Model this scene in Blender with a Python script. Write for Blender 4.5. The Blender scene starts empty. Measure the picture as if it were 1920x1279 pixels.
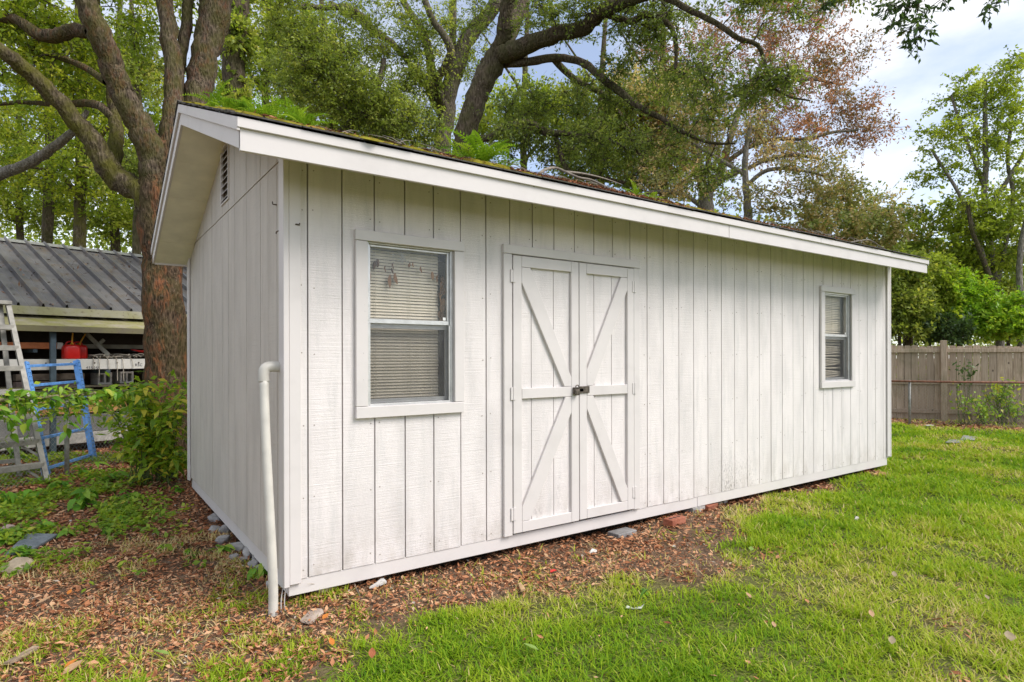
import bpy, math, random
import numpy as np
from mathutils import Vector, Matrix
R = math.radians
random.seed(7)
rng = np.random.default_rng(11)
SC = bpy.context.scene
COL = SC.collection

# ------------------------------------------------------------------ camera
CAM = np.array([-0.963, -3.572, 1.3275]); YAW = 0.6146; FPX = 1155.54; SY = 30.24; ROLL = -0.0023
FW = np.array([math.sin(YAW), math.cos(YAW), 0.0]); RT = np.array([math.cos(YAW), -math.sin(YAW), 0.0]); UP = np.array([0, 0, 1.0])
cam_data = bpy.data.cameras.new('camera'); cam = bpy.data.objects.new('camera', cam_data); COL.objects.link(cam)
cam.location = CAM; cam.rotation_euler = (R(90), -ROLL, -YAW)
cam_data.sensor_width = 36; cam_data.sensor_fit = 'HORIZONTAL'; cam_data.lens = FPX / 1920 * 36
cam_data.shift_y = SY / 1920; cam_data.clip_end = 2000; cam_data.clip_start = .05
SC.camera = cam
# ------------------------------------------------------------------ light
SUN_DIR = Vector((0.42, -0.62, 0.80)).normalized()       # towards the sun
W = bpy.data.worlds.new('World'); SC.world = W; W.use_nodes = True
wn = W.node_tree; wn.nodes.clear()
w_out = wn.nodes.new('ShaderNodeOutputWorld'); w_bg = wn.nodes.new('ShaderNodeBackground'); w_bg.inputs['Strength'].default_value = 0.11
sky = wn.nodes.new('ShaderNodeTexSky'); sky.sky_type = 'NISHITA'; sky.sun_disc = False
sky.sun_elevation = math.asin(SUN_DIR.z); sky.sun_rotation = math.atan2(SUN_DIR.x, SUN_DIR.y)
sky.dust_density = .8; sky.ozone_density = 1.0; sky.air_density = .75
tc = wn.nodes.new('ShaderNodeTexCoord'); mp = wn.nodes.new('ShaderNodeMapping'); mp.inputs['Scale'].default_value = (1, 1, 2.6); mp.inputs['Location'].default_value = (.35, .2, .1)
cn = wn.nodes.new('ShaderNodeTexNoise'); cn.inputs['Scale'].default_value = 1.5; cn.inputs['Detail'].default_value = 7; cn.inputs['Roughness'].default_value = .55
cr = wn.nodes.new('ShaderNodeMapRange'); cr.inputs['From Min'].default_value = .40; cr.inputs['From Max'].default_value = .64; cr.inputs['To Min'].default_value = .14; cr.inputs['To Max'].default_value = .86
mx = wn.nodes.new('ShaderNodeMix'); mx.data_type = 'RGBA'; mx.inputs['B'].default_value = (6.1, 5.9, 5.6, 1)
L = wn.links.new
L(tc.outputs['Generated'], mp.inputs['Vector']); L(mp.outputs[0], cn.inputs['Vector']); L(cn.outputs['Fac'], cr.inputs['Value'])
L(cr.outputs[0], mx.inputs['Factor']); L(sky.outputs[0], mx.inputs['A']); L(mx.outputs['Result'], w_bg.inputs['Color']); L(w_bg.outputs[0], w_out.inputs[0])
sd = bpy.data.lights.new('sun', 'SUN'); sd.energy = 1.5; sd.angle = R(30); sd.color = (1, .95, .89)
so = bpy.data.objects.new('sun', sd); COL.objects.link(so); so.rotation_euler = SUN_DIR.to_track_quat('Z', 'Y').to_euler(); so.location = (3, -8, 12)
SC.view_settings.view_transform = 'Standard'; SC.view_settings.look = 'None'; SC.view_settings.gamma = 1; SC.view_settings.exposure = 1.22
SC.render.engine = 'CYCLES'
SC.cycles.max_bounces = 8; SC.cycles.transparent_max_bounces = 12; SC.cycles.caustics_reflective = False; SC.cycles.caustics_refractive = False
SC.cycles.use_denoising = True

# ------------------------------------------------------------------ helpers
def ray(px, py):
    d = FW + RT * (px - 960) / FPX - UP * (py - 639.5 - SY) / FPX
    return d
def at(px, py, d):                       # the point at depth d (metres) that is seen at pixel px, py of the photograph
    return CAM + ray(px, py) * d
def onplane(px, py, ax, v):
    r = ray(px, py); return CAM + r * ((v - CAM[ax]) / r[ax])
GZ = -0.09
def gnd(px, py): return onplane(px, py, 2, GZ)
def ground_z(x, y):
    x = np.asarray(x, float); y = np.asarray(y, float)
    return GZ + .012*np.sin(1.9*x+.6)*np.cos(1.6*y) + .008*np.sin(4.3*x+2*y) + .006*np.cos(7.1*y-3.7*x)

def tag(o, label=None, cat=None, group=None, kind=None):
    if label: o['label'] = label
    if cat: o['category'] = cat
    if group: o['group'] = group
    if kind: o['kind'] = kind
    return o
def thing(name, label, cat, loc=(0, 0, 0), group=None):
    o = bpy.data.objects.new(name, None); COL.objects.link(o); o.location = [float(a) for a in loc]; o.empty_display_size = .1
    return tag(o, label, cat, group)
def link(name, me, mat=None, parent=None):
    o = bpy.data.objects.new(name, me); COL.objects.link(o)
    if mat is not None and not me.materials: me.materials.append(mat)
    setpar(o, parent)
    return o
def setpar(o, parent):
    if parent is not None:
        o.parent = parent
        if parent.type == 'EMPTY': o.matrix_parent_inverse = Matrix.Translation(-Vector(parent.location))
def mesh_np(name, V, F, mat=None, parent=None, attrs=None, smooth=False, label=None):
    """V (N,3); F: list of int arrays (M,k)."""
    V = np.asarray(V, np.float32)
    if not isinstance(F, (list, tuple)): F = [F]
    F = [np.asarray(f, np.int32) for f in F if len(f)]
    me = bpy.data.meshes.new(name)
    me.vertices.add(len(V)); me.vertices.foreach_set('co', V.ravel())
    nl = sum(f.size for f in F); nf = sum(len(f) for f in F)
    me.loops.add(nl); me.loops.foreach_set('vertex_index', np.concatenate([f.ravel() for f in F]))
    me.polygons.add(nf)
    tot = np.concatenate([np.full(len(f), f.shape[1], np.int32) for f in F])
    st = np.concatenate([[0], np.cumsum(tot)[:-1]]).astype(np.int32)
    me.polygons.foreach_set('loop_start', st)
    me.update(calc_edges=True)
    if smooth: me.polygons.foreach_set('use_smooth', np.ones(nf, bool))
    for an, (dom, vals) in (attrs or {}).items():
        a = me.attributes.new(an, 'FLOAT', dom); a.data.foreach_set('value', np.asarray(vals, np.float32))
    me.validate()
    return link(name, me, mat, parent)

class B:
    """collects simple solids for ONE mesh object"""
    def __init__(s): s.v = []; s.f = []
    def add(s, vs, fs):
        n = len(s.v); s.v += [tuple(map(float, p)) for p in vs]; s.f += [tuple(i+n for i in q) for q in fs]; return s
    def box(s, a, b):
        x0, y0, z0 = a; x1, y1, z1 = b
        return s.add([(x0,y0,z0),(x1,y0,z0),(x1,y1,z0),(x0,y1,z0),(x0,y0,z1),(x1,y0,z1),(x1,y1,z1),(x0,y1,z1)],
                     [(0,3,2,1),(4,5,6,7),(0,1,5,4),(1,2,6,5),(2,3,7,6),(3,0,4,7)])
    def bar(s, p, q, w, h, up=(0, 0, 1)):
        """box along p->q, w across, h along 'up'"""
        p = np.array(p, float); q = np.array(q, float); d = q-p; d /= np.linalg.norm(d)
        u = np.array(up, float); u = u - d*(u@d); u /= np.linalg.norm(u); r = np.cross(d, u)
        c = []
        for e in (p, q):
            for a, b in ((-1,-1),(1,-1),(1,1),(-1,1)): c.append(e + r*a*w/2 + u*b*h/2)
        return s.add(c, [(0,1,2,3),(7,6,5,4),(0,4,5,1),(1,5,6,2),(2,6,7,3),(3,7,4,0)])
    def prism(s, poly, ext):
        """poly: list of 3d pts, extruded by ext"""
        n = len(poly); e = np.array(ext, float); P = [np.array(p, float) for p in poly]
        vs = P + [p+e for p in P]
        return s.add(vs, [tuple(range(n))[::-1], tuple(range(n, 2*n))] + [(i, (i+1) % n, n+(i+1) % n, n+i) for i in range(n)])
    def tube(s, pts, rad, n=8, cap=True):
        v, f = tube(pts, rad, n); base = len(s.v)
        s.add(v, f)
        if cap:
            s.f.append(tuple(base+i for i in range(n))[::-1]); k = len(v)-n; s.f.append(tuple(base+k+i for i in range(n)))
        return s
    def build(s, name, mat, parent=None, bevel=0, smooth=False, label=None):
        me = bpy.data.meshes.new(name); me.from_pydata(s.v, [], s.f); me.update()
        import bmesh
        bm = bmesh.new(); bm.from_mesh(me); bmesh.ops.recalc_face_normals(bm, faces=bm.faces); bm.to_mesh(me); bm.free()
        o = link(name, me, mat, parent)
        if bevel:
            m = o.modifiers.new('bevel', 'BEVEL'); m.width = bevel; m.segments = 1; m.limit_method = 'ANGLE'
        if smooth:
            me.polygons.foreach_set('use_smooth', np.ones(len(me.polygons), bool))
        if label: o['label'] = label
        return o
def frames(pts):
    P = np.asarray(pts, float); T = np.gradient(P, axis=0); T /= np.linalg.norm(T, axis=1)[:, None] + 1e-9
    ref = np.array([0, 0, 1.0]) if abs(T[0][2]) < .9 else np.array([1.0, 0, 0])
    U = []; u = np.cross(T[0], ref); u /= np.linalg.norm(u)
    for t in T:
        u = u - t*(u@t); u /= np.linalg.norm(u)+1e-9; U.append(u.copy())
    U = np.array(U); return P, T, U, np.cross(T, U)
def tube(pts, rad, n=8, rough=0):
    P, T, U, Vv = frames(pts); m = len(P); rad = np.broadcast_to(np.asarray(rad, float), (m,))
    a = np.arange(n)*2*math.pi/n
    k = np.ones((m, n))
    if rough: k += rng.normal(0, rough, (m, n))
    vs = P[:, None] + (U[:, None]*np.cos(a)[None, :, None] + Vv[:, None]*np.sin(a)[None, :, None])*(rad[:, None]*k)[..., None]
    i = np.arange(m-1)[:, None]*n; j = np.arange(n)[None]; j2 = (j+1) % n
    f = np.stack([i+j, i+j2, i+n+j2, i+n+j], -1).reshape(-1, 4)
    return vs.reshape(-1, 3), f
def spline(P, n):
    """Catmull-Rom through rows of P, n samples per span"""
    P = np.asarray(P, float)
    Q = np.vstack([2*P[0]-P[1], P, 2*P[-1]-P[-2]]); out = []
    for i in range(1, len(Q)-2):
        for t in np.arange(n)/n:
            a, b, c, d = Q[i-1:i+3]
            out.append(.5*((2*b)+(c-a)*t+(2*a-5*b+4*c-d)*t*t+(3*b-a-3*c+d)*t**3))
    out.append(P[-1]); return np.array(out)

# ------------------------------------------------------------------ materials
class M:
    def __init__(s, name, rough=.7, spec=.3):
        s.m = bpy.data.materials.new(name); s.m.use_nodes = True; s.nt = s.m.node_tree
        s.b = s.nt.nodes['Principled BSDF']; s.out = s.nt.nodes['Material Output']
        s.b.inputs['Roughness'].default_value = rough; s.b.inputs['Specular IOR Level'].default_value = spec
        s.tc = s.nt.nodes.new('ShaderNodeTexCoord')
    def n(s, t): return s.nt.nodes.new(t)
    def l(s, a, b): s.nt.links.new(a, b)
    def vec(s, scale, src='Object'):
        m = s.n('ShaderNodeMapping'); m.inputs['Scale'].default_value = scale; s.l(s.tc.outputs[src], m.inputs[0]); return m.outputs[0]
    def noise(s, scale, detail=4, stretch=None, rough=.55, dist=0):
        k = s.n('ShaderNodeTexNoise'); k.inputs['Scale'].default_value = scale; k.inputs['Detail'].default_value = detail
        k.inputs['Roughness'].default_value = rough; k.inputs['Distortion'].default_value = dist
        s.l(s.vec(stretch or (1, 1, 1)), k.inputs['Vector']); return k.outputs['Fac']
    def voro(s, scale, stretch=None, feature='F1', out='Distance'):
        k = s.n('ShaderNodeTexVoronoi'); k.feature = feature; k.inputs['Scale'].default_value = scale
        s.l(s.vec(stretch or (1, 1, 1)), k.inputs['Vector']); return k.outputs[out]
    def ramp(s, fac, stops, interp='LINEAR'):
        r = s.n('ShaderNodeValToRGB'); e = r.color_ramp.elements; r.color_ramp.interpolation = interp
        while len(e) > 1: e.remove(e[-1])
        e[0].position = stops[0][0]; e[0].color = (*stops[0][1], 1)
        for p, c in stops[1:]:
            x = e.new(p); x.color = (*c, 1)
        s.l(fac, r.inputs[0]); return r.outputs[0]
    def rng(s, v, a, b, c=0., d=1.):
        r = s.n('ShaderNodeMapRange'); s.l(v, r.inputs['Value'])
        for k, x in zip(('From Min', 'From Max', 'To Min', 'To Max'), (a, b, c, d)): r.inputs[k].default_value = x
        return r.outputs[0]
    def mix(s, fac, a, b, mode='MIX'):
        k = s.n('ShaderNodeMix'); k.data_type = 'RGBA'; k.blend_type = mode
        for key, x in (('Factor', fac), ('A', a), ('B', b)):
            if isinstance(x, (int, float)): k.inputs[key].default_value = x
            elif isinstance(x, tuple): k.inputs[key].default_value = (*x, 1)
            else: s.l(x, k.inputs[key])
        return k.outputs['Result']
    def math(s, op, a, b=None):
        k = s.n('ShaderNodeMath'); k.operation = op
        for i, x in enumerate((a, b)):
            if x is None: continue
            if isinstance(x, (int, float)): k.inputs[i].default_value = x
            else: s.l(x, k.inputs[i])
        return k.outputs[0]
    def attr(s, name):
        k = s.n('ShaderNodeAttribute'); k.attribute_name = name; return k.outputs['Fac']
    def orand(s): return s.n('ShaderNodeObjectInfo').outputs['Random']
    def z(s):
        k = s.n('ShaderNodeSeparateXYZ'); s.l(s.tc.outputs['Object'], k.inputs[0]); return k.outputs
    def col(s, c):
        if isinstance(c, tuple): s.b.inputs['Base Color'].default_value = (*c, 1)
        else: s.l(c, s.b.inputs['Base Color'])
        return s
    def bump(s, h, strength=.5, dist=.01):
        k = s.n('ShaderNodeBump'); k.inputs['Strength'].default_value = strength; k.inputs['Distance'].default_value = dist
        s.l(h, k.inputs['Height']); s.l(k.outputs[0], s.b.inputs['Normal']); return s
    def translucent(s, fac, c):
        t = s.n('ShaderNodeBsdfTranslucent'); k = s.n('ShaderNodeMixShader'); k.inputs[0].default_value = fac
        if isinstance(c, tuple): t.inputs['Color'].default_value = (*c, 1)
        else: s.l(c, t.inputs['Color'])
        s.l(s.b.outputs[0], k.inputs[1]); s.l(t.outputs[0], k.inputs[2]); s.l(k.outputs[0], s.out.inputs[0]); return s

def plain(name, c, rough=.6, spec=.3, var=.12, scale=14, metal=0, bump=.15):
    m = M(name, rough, spec); f = m.noise(scale, 5)
    m.col(m.mix(m.rng(f, .35, .65), tuple(x*(1-var) for x in c), tuple(min(1, x*(1+var)) for x in c)))
    m.b.inputs['Metallic'].default_value = metal
    if bump: m.bump(m.noise(scale*6, 3), bump, .004)
    return m.m

def paint_siding(name, base, streak, fine_axis, peel=True):
    m = M(name, .65, .25)
    lines = m.noise(1.0, 6, (2.2, 2.2, 150) , .75)                      # horizontal saw marks
    blot = m.noise(3.0, 5, (1.6, 1.6, .5)); grime = m.noise(10, 6, (1.2, 1.2, .16), .62)
    c = m.mix(m.rng(blot, .42, .68, 0, .8), base, tuple(x*.84 for x in base))
    c = m.mix(m.rng(grime, .50, .78, 0, .8), c, streak)
    c = m.mix(m.math('MULTIPLY', m.rng(lines, .55, .72, 0, .75), m.rng(m.noise(2.2, 4), .40, .66)), c, tuple(x*.70 for x in base))
    flecks = m.noise(46, 3, (1, 1, .55), .6); spots = m.math('MULTIPLY', m.rng(flecks, .70, .74), m.rng(m.noise(1.7, 3), .5, .62))
    c = m.mix(m.math('MULTIPLY', spots, .7), c, (.24, .23, .22))
    if peel:
        z = m.z()['Z']; low = m.rng(z, .5, .06, 0, 1)
        pf = m.math('MULTIPLY', m.math('MULTIPLY', m.rng(m.noise(62, 6, (1.5, 1.5, .40), .7), .52, .57), low), m.rng(m.noise(2.1, 2, (1, 1, .3)), .50, .60))
        xx = m.z()['X']; pf = m.math('MULTIPLY', pf, m.math('ADD', .12, m.math('MULTIPLY', m.rng(xx, 1.5, 2.0), m.rng(xx, 5.0, 3.6))))
        c = m.mix(pf, c, (.12, .11, .105))
        c = m.mix(m.math('MULTIPLY', m.rng(z, .42, .06, 0, .55), m.rng(m.noise(7, 6, (1.3, 1.3, .6), .7), .42, .68)), c, (.40, .355, .30))
    r = m.orand(); c = m.mix(m.rng(r, 0, 1, 0, .09), c, (.55, .53, .51))
    m.col(c); h = m.math('ADD', m.math('MULTIPLY', lines, 1.0), m.math('MULTIPLY', m.noise(60, 3), .25)); m.bump(h, .7, .006)
    return m.m
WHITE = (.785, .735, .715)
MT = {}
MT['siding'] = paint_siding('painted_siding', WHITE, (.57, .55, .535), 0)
MT['siding_shaded'] = paint_siding('painted_siding_shaded', (.60, .55, .485), (.46, .42, .37), 1, False)  # same paint as the front, darkened: the end wall's shade put into the colour
def trim_mat():
    m = M('painted_trim', .5, .35); d = m.noise(5, 5, (.7, .7, 1)); s = m.noise(60, 3)
    c = m.mix(m.rng(d, .5, .8, 0, .45), (.665, .625, .605), (.51, .48, .46))
    c = m.mix(m.math('MULTIPLY', m.rng(s, .72, .76), m.rng(m.noise(3, 2), .5, .65)), c, (.25, .24, .22))
    m.col(c).bump(m.noise(25, 4, (1, 1, 1)), .12, .004); return m.m
MT['trim'] = trim_mat()
MT['groove'] = plain('groove_shade_dirt', (.30, .29, .28), .8)  # dark grey for the shade and dirt in the grooves, put into the colour
MT['groove_end'] = plain('groove_end_lit_paint', (.78, .72, .64), .8)  # lighter than the siding, light caught by the groove sides put into the colour
MT['soffit'] = plain('soffit_bounce_paint', (.84, .815, .66), .7, var=.07, scale=5)  # brightened and yellowed, reflected light under the overhang put into the colour
MT['alu'] = plain('aluminium_frame', (.62, .62, .61), .38, .5, metal=.55, var=.1)
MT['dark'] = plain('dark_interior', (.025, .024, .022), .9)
MT['pvc'] = plain('pvc_pipe', (.56, .535, .48), .4, .4, var=.10, scale=7, bump=.03)
MT['blind'] = plain('blind_slat', (.66, .59, .46), .5, var=.06)
MT['latch'] = plain('weathered_steel', (.13, .11, .09), .55, metal=.6, var=.4, scale=50)
def glass_mat(name, dim=0.0):
    m = M(name); g = m.n('ShaderNodeBsdfGlossy'); g.inputs['Roughness'].default_value = .06; g.inputs['Color'].default_value = (.9, .95, .93, 1)
    t = m.n('ShaderNodeBsdfTransparent'); fr = m.n('ShaderNodeLayerWeight'); fr.inputs[0].default_value = .5
    k = m.n('ShaderNodeMixShader'); m.l(m.rng(fr.outputs['Facing'], .55, 1, .025, .35), k.inputs[0]); m.l(t.outputs[0], k.inputs[1]); m.l(g.outputs[0], k.inputs[2])
    d = m.n('ShaderNodeBsdfDiffuse'); d.inputs[0].default_value = (.45, .43, .40, 1); k2 = m.n('ShaderNodeMixShader')
    m.l(m.rng(m.noise(6, 5), .45, .8, .0, .08), k2.inputs[0]); m.l(k.outputs[0], k2.inputs[1]); m.l(d.outputs[0], k2.inputs[2])
    m.l(k2.outputs[0], m.out.inputs[0]); return m.m
MT['glass'] = glass_mat('window_glass')
def screen_mat():
    m = M('insect_screen'); d = m.n('ShaderNodeBsdfDiffuse'); d.inputs[0].default_value = (.12, .12, .12, 1); t = m.n('ShaderNodeBsdfTransparent')
    k = m.n('ShaderNodeMixShader'); k.inputs[0].default_value = .22; m.l(t.outputs[0], k.inputs[1]); m.l(d.outputs[0], k.inputs[2]); m.l(k.outputs[0], m.out.inputs[0]); return m.m
MT['screen'] = screen_mat()

def leaf_mat(name, stops, trans=.4, rough=.45, spec=.35, src='attr', tmul=1.25):
    m = M(name, rough, spec); f = m.attr('rnd') if src == 'attr' else m.orand()
    c = m.ramp(f, stops); m.col(c)
    if trans:
        c2 = m.mix(1.0, c, (tmul*1.1, tmul*1.1, tmul*.7), 'MULTIPLY'); m.translucent(trans, c2)
    return m.m
def bark_mat(name, dark, light, moss=None, moss_amt=.5, vscale=.3, red=None):
    m = M(name, .9, .15); n1 = m.noise(20, 7, (1, 1, vscale), .7, .5); v = m.voro(46, (1, 1, vscale*.7))
    h = m.math('ADD', n1, m.math('MULTIPLY', v, .8))
    c = m.ramp(m.rng(h, .45, 1.15), [(0, dark), (.55, tuple((a+b)/2 for a, b in zip(dark, light))), (1, light)])
    lich = m.rng(m.noise(26, 3), .62, .70, 0, .6); c = m.mix(lich, c, tuple(min(1, x*1.7+.04) for x in light))
    if red: c = m.mix(m.math('MULTIPLY', m.rng(m.noise(5, 5, (1, 1, .35)), .46, .57, 0, .9), m.rng(n1, .45, .6)), c, red)
    if moss:
        mm = m.math('MULTIPLY', m.rng(m.noise(4.5, 5), .38, .60), moss_amt); c = m.mix(mm, c, moss)
    m.col(c).bump(h, .9, .03); return m.m
MT['bark_oak'] = bark_mat('oak_bark', (.024, .017, .011), (.14, .108, .076), (.09, .10, .025), .4)
MT['bark_big'] = bark_mat('rough_bark', (.012, .007, .004), (.135, .092, .058), (.07, .07, .014), .35, .35, (.25, .095, .045))
MT['bark_moss'] = bark_mat('mossy_bark', (.022, .015, .008), (.15, .12, .075), (.115, .11, .02), .9)
MT['bark_grey'] = bark_mat('grey_bark', (.09, .08, .065), (.30, .27, .235), (.12, .13, .05), .25)
MT['bark_second'] = bark_mat('brown_grey_bark', (.03, .023, .016), (.17, .14, .105), (.10, .11, .03), .4)
MT['bark_twig'] = plain('twig_bark', (.06, .047, .034), .9)
MT['bark_dead'] = plain('dead_wood', (.22, .19, .155), .9, var=.25, scale=30)

# ------------------------------------------------------------------ ground
def by_line(x):
    return np.interp(x, [-.65, -.3, .2, .74, 1.5, 2.2, 2.9, 3.5, 3.95, 5, 7.3, 7.45, 7.6],
                        [-1.35, -.80, -.62, -.62, -.80, -1.08, -.93, -.45, -.22, -.13, -.05, 1.5, 60])
def vnoise(x, y, s, seed=0):
    """cheap smooth value noise in 0..1"""
    x = np.asarray(x)*s+seed*17.3; y = np.asarray(y)*s+seed*9.1
    def h(i, j): v = np.sin(i*127.1+j*311.7+seed*5.7)*43758.5453; return v-np.floor(v)
    i = np.floor(x); j = np.floor(y); u = x-i; v = y-j; u = u*u*(3-2*u); v = v*v*(3-2*v)
    return (h(i, j)*(1-u)+h(i+1, j)*u)*(1-v) + (h(i, j+1)*(1-u)+h(i+1, j+1)*u)*v
def lawn_mask(x, y):
    d = by_line(x)-y + (vnoise(x, y, 2.6, 1)-.5)*.5 + (vnoise(x, y, 8, 2)-.5)*.22
    m = np.clip(d/.25+.5, 0, 1)
    m = np.where(x < -.65, np.clip((-1.35-y)/.4, 0, 1)*.5, m)
    patch = vnoise(x, y, 1.1, 5)*.6+vnoise(x, y, 4.2, 6)*.4
    m = m*(1-.35*np.clip((patch-.68)/.1, 0, 1))
    for cx, cy, r in ((2.75, -2.25, .30), (2.15, -2.5, .22), (3.1, -.95, .3)):      # worn patches in the turf
        m = m*(1-.6*np.clip(1.25-np.hypot(x-cx, y-cy)/r, 0, 1))
    far = np.clip((13.1+(-y+2)*.3-x)/.5, 0, 1)           # leaf strip at the foot of the board fence
    return m*np.where(x > 7, np.clip(far, .12, 1), 1)
def nonuni(c, near, step, far):
    a = [c-near+i*step for i in range(int(2*near/step)+1)]; s = step; p = a[-1]; q = []
    while p < c+far: s *= 1.35; p += s; q.append(p)
    s = step; p = a[0]; z = []
    while p > c-far: s *= 1.35; p -= s; z.append(p)
    return np.array(z[::-1]+a+q)
gx = nonuni(4.5, 9.5, .11, 400); gy = nonuni(1.0, 7.0, .11, 400)
X, Y = np.meshgrid(gx, gy, indexing='ij')
near = np.clip(1-np.hypot(X-4, Y-2)/40, 0, 1)
Zg = GZ + (ground_z(X, Y)-GZ)*near + .012*(vnoise(X, Y, 5, 3)-.5)*near
nx, ny = X.shape; ii, jj = np.meshgrid(np.arange(nx-1), np.arange(ny-1), indexing='ij')
gf = np.stack([ii*ny+jj, (ii+1)*ny+jj, (ii+1)*ny+jj+1, ii*ny+jj+1], -1).reshape(-1, 4)
def ground_mat():
    m = M('soil', .95, .1); a = m.attr('lawn'); n1 = m.noise(9, 6); n2 = m.noise(60, 4)
    soil = m.ramp(m.math('ADD', m.math('MULTIPLY', n1, .6), m.math('MULTIPLY', n2, .4)), [(.3, (.055, .038, .026)), (.5, (.15, .10, .066)), (.7, (.27, .19, .125))])
    turf = m.ramp(n2, [(.3, (.04, .065, .012)), (.5, (.10, .125, .025)), (.7, (.19, .19, .06))])
    m.col(m.mix(a, soil, turf)).bump(n2, .8, .02); return m.m
g = mesh_np('ground', np.stack([X, Y, Zg], -1).reshape(-1, 3), gf, ground_mat(), attrs={'lawn': ('POINT', lawn_mask(X, Y).ravel())}, smooth=True)
tag(g, 'soil under the lawn and the leaf litter', 'ground', kind='structure')

# ------------------------------------------------------------------ the shed
SL, SW = 7.315, 3.66
RY, RZ, RS = 1.62, 3.240, .366
def zr(y): return RZ - RS*abs(y-RY)
shed = thing('garden_shed', 'white wooden shed with grooved siding, double barn door and shallow mossy roof', 'shed', (0, 0, -.02))
ZS = .066
def groove_x(k): return .121+.2032*k if k <= 6 else .121+.2032*6+(k-6)*.2008
gxs = [0.0]+[groove_x(k) for k in range(0, 36) if groove_x(k) < 7.24]+[SL]
OPEN = [(.476, 1.080, 1.028, 2.040), (5.755, 6.350, 1.050, 2.040), (1.549, 2.763, .085, 2.053)]
# backing of the front wall (studs and sheathing seen only through the grooves), cut round the openings
fw_b = B(); cuts = sorted(set([0.02, SL-.02]+[o[0] for o in OPEN]+[o[1] for o in OPEN]))
for a, b in zip(cuts[:-1], cuts[1:]):
    spans = [(ZS, 2.5)]
    for o in OPEN:
        if a >= o[0]-1e-6 and b <= o[1]+1e-6: spans = [(ZS, o[2]), (o[3], 2.5)]
    for z0, z1 in spans:
        if z1-z0 > .03: fw_b.box((a, .016, z0+.004), (b, .05, z1))
front = fw_b.build('front_wall', MT['groove'], shed)
for a, b in zip(gxs[:-1], gxs[1:]):
    a += .0045; b -= .0045; jz = ZS+random.uniform(-.004, .004); dy = random.uniform(-.0015, .0015)
    inside = [o for o in OPEN if a >= o[0]-.012 and b <= o[1]+.012]
    for lo, hi in ([(jz, inside[0][2]), (inside[0][3], 2.51)] if inside else [(jz, 2.51)]):
        q = B(); xs = sorted(set([a, b]+[e for o in OPEN for e in o[:2] if a < e < b]))
        if inside: xs = [a, b]
        for x0, x1 in zip(xs[:-1], xs[1:]):
            spans = [(lo, hi)]
            for o in OPEN:
                if not inside and x0 >= o[0]-1e-6 and x1 <= o[1]+1e-6: spans = [(lo, o[2]), (o[3], hi)]
            for z0, z1 in spans:
                if z1-z0 > .03: q.box((x0, dy, z0), (x1, .0155, z1))
        if q.v: q.build('siding_plank', MT['siding'], front)
nh = B()
for gxx in gxs[1:-1:2]:
    for zz in (.12, .52, .93, 1.34, 1.75, 2.16, 2.40):
        for dx_ in (-.03, .034):
            X_ = gxx+dx_+random.gauss(0, .003); Z_ = zz+random.gauss(0, .012)
            if any(o[0]-.09 < X_ < o[1]+.09 and o[2]-.09 < Z_ < o[3]+.09 for o in OPEN): continue
            nh.tube([(X_, .001, Z_), (X_, -.0022, Z_)], .0042, 6)
tag(nh.build('nail_heads', plain('rusty_nail_head', (.36, .31, .27), .7), front), kind='stuff')
# end wall facing left
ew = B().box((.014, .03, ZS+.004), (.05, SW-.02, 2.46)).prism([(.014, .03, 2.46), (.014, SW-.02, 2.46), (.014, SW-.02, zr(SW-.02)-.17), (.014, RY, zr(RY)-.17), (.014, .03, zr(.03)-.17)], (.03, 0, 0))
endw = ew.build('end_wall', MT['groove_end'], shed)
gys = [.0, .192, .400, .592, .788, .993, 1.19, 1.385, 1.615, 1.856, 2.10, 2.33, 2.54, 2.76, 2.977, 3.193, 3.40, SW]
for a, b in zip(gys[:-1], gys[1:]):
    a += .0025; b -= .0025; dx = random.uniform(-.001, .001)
    B().box((dx, a, ZS+.02), (.0135, b, 2.466)).build('siding_plank', MT['siding_shaded'], endw)
    # gable piece above the horizontal joint, cut round the vent
    top = lambda y: zr(y)-.155
    def gab(y0, y1, z0=None, z1=None):
        pts = [(dx, y0, z0 or 2.476), (dx, y1, z0 or 2.476), (dx, y1, z1 or top(y1))]
        if y0 < RY < y1 and not z1: pts.append((dx, RY, top(RY)))
        pts.append((dx, y0, z1 or top(y0))); return pts
    VY0, VY1, VZ0, VZ1 = 1.575, 1.865, 2.565, 3.0
    q = B(); cuts2 = sorted(set([a, b]+[e for e in (VY0, VY1) if a < e < b]))
    for y0, y1 in zip(cuts2[:-1], cuts2[1:]):
        if y0 >= VY0-1e-6 and y1 <= VY1+1e-6:
            q.prism(gab(y0, y1, None, VZ0), (.0135-dx, 0, 0)); q.prism(gab(y0, y1, VZ1, None), (.0135-dx, 0, 0))
        else: q.prism(gab(y0, y1), (.0135-dx, 0, 0))
    q.build('siding_plank', MT['siding_shaded'], endw)
bw = B().box((.05, SW-.05, ZS), (SL-.05, SW, 2.44)); bw.build('back_wall', MT['siding'], shed)
rw = B().prism([(SL-.05, .05, ZS), (SL-.05, SW, ZS), (SL-.05, SW, zr(SW)-.16), (SL-.05, RY, zr(RY)-.16), (SL-.05, .05, zr(.05)-.16)], (.05, 0, 0)); rw.build('right_wall', MT['siding'], shed)
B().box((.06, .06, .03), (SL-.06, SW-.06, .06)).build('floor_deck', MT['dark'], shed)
il = B().box((.3, .75, .07), (SL-.3, .78, 2.4)); il.build('interior_dark_sheet', MT['dark'], shed)  # added near-black sheet, darkness of the interior put into its colour
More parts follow.
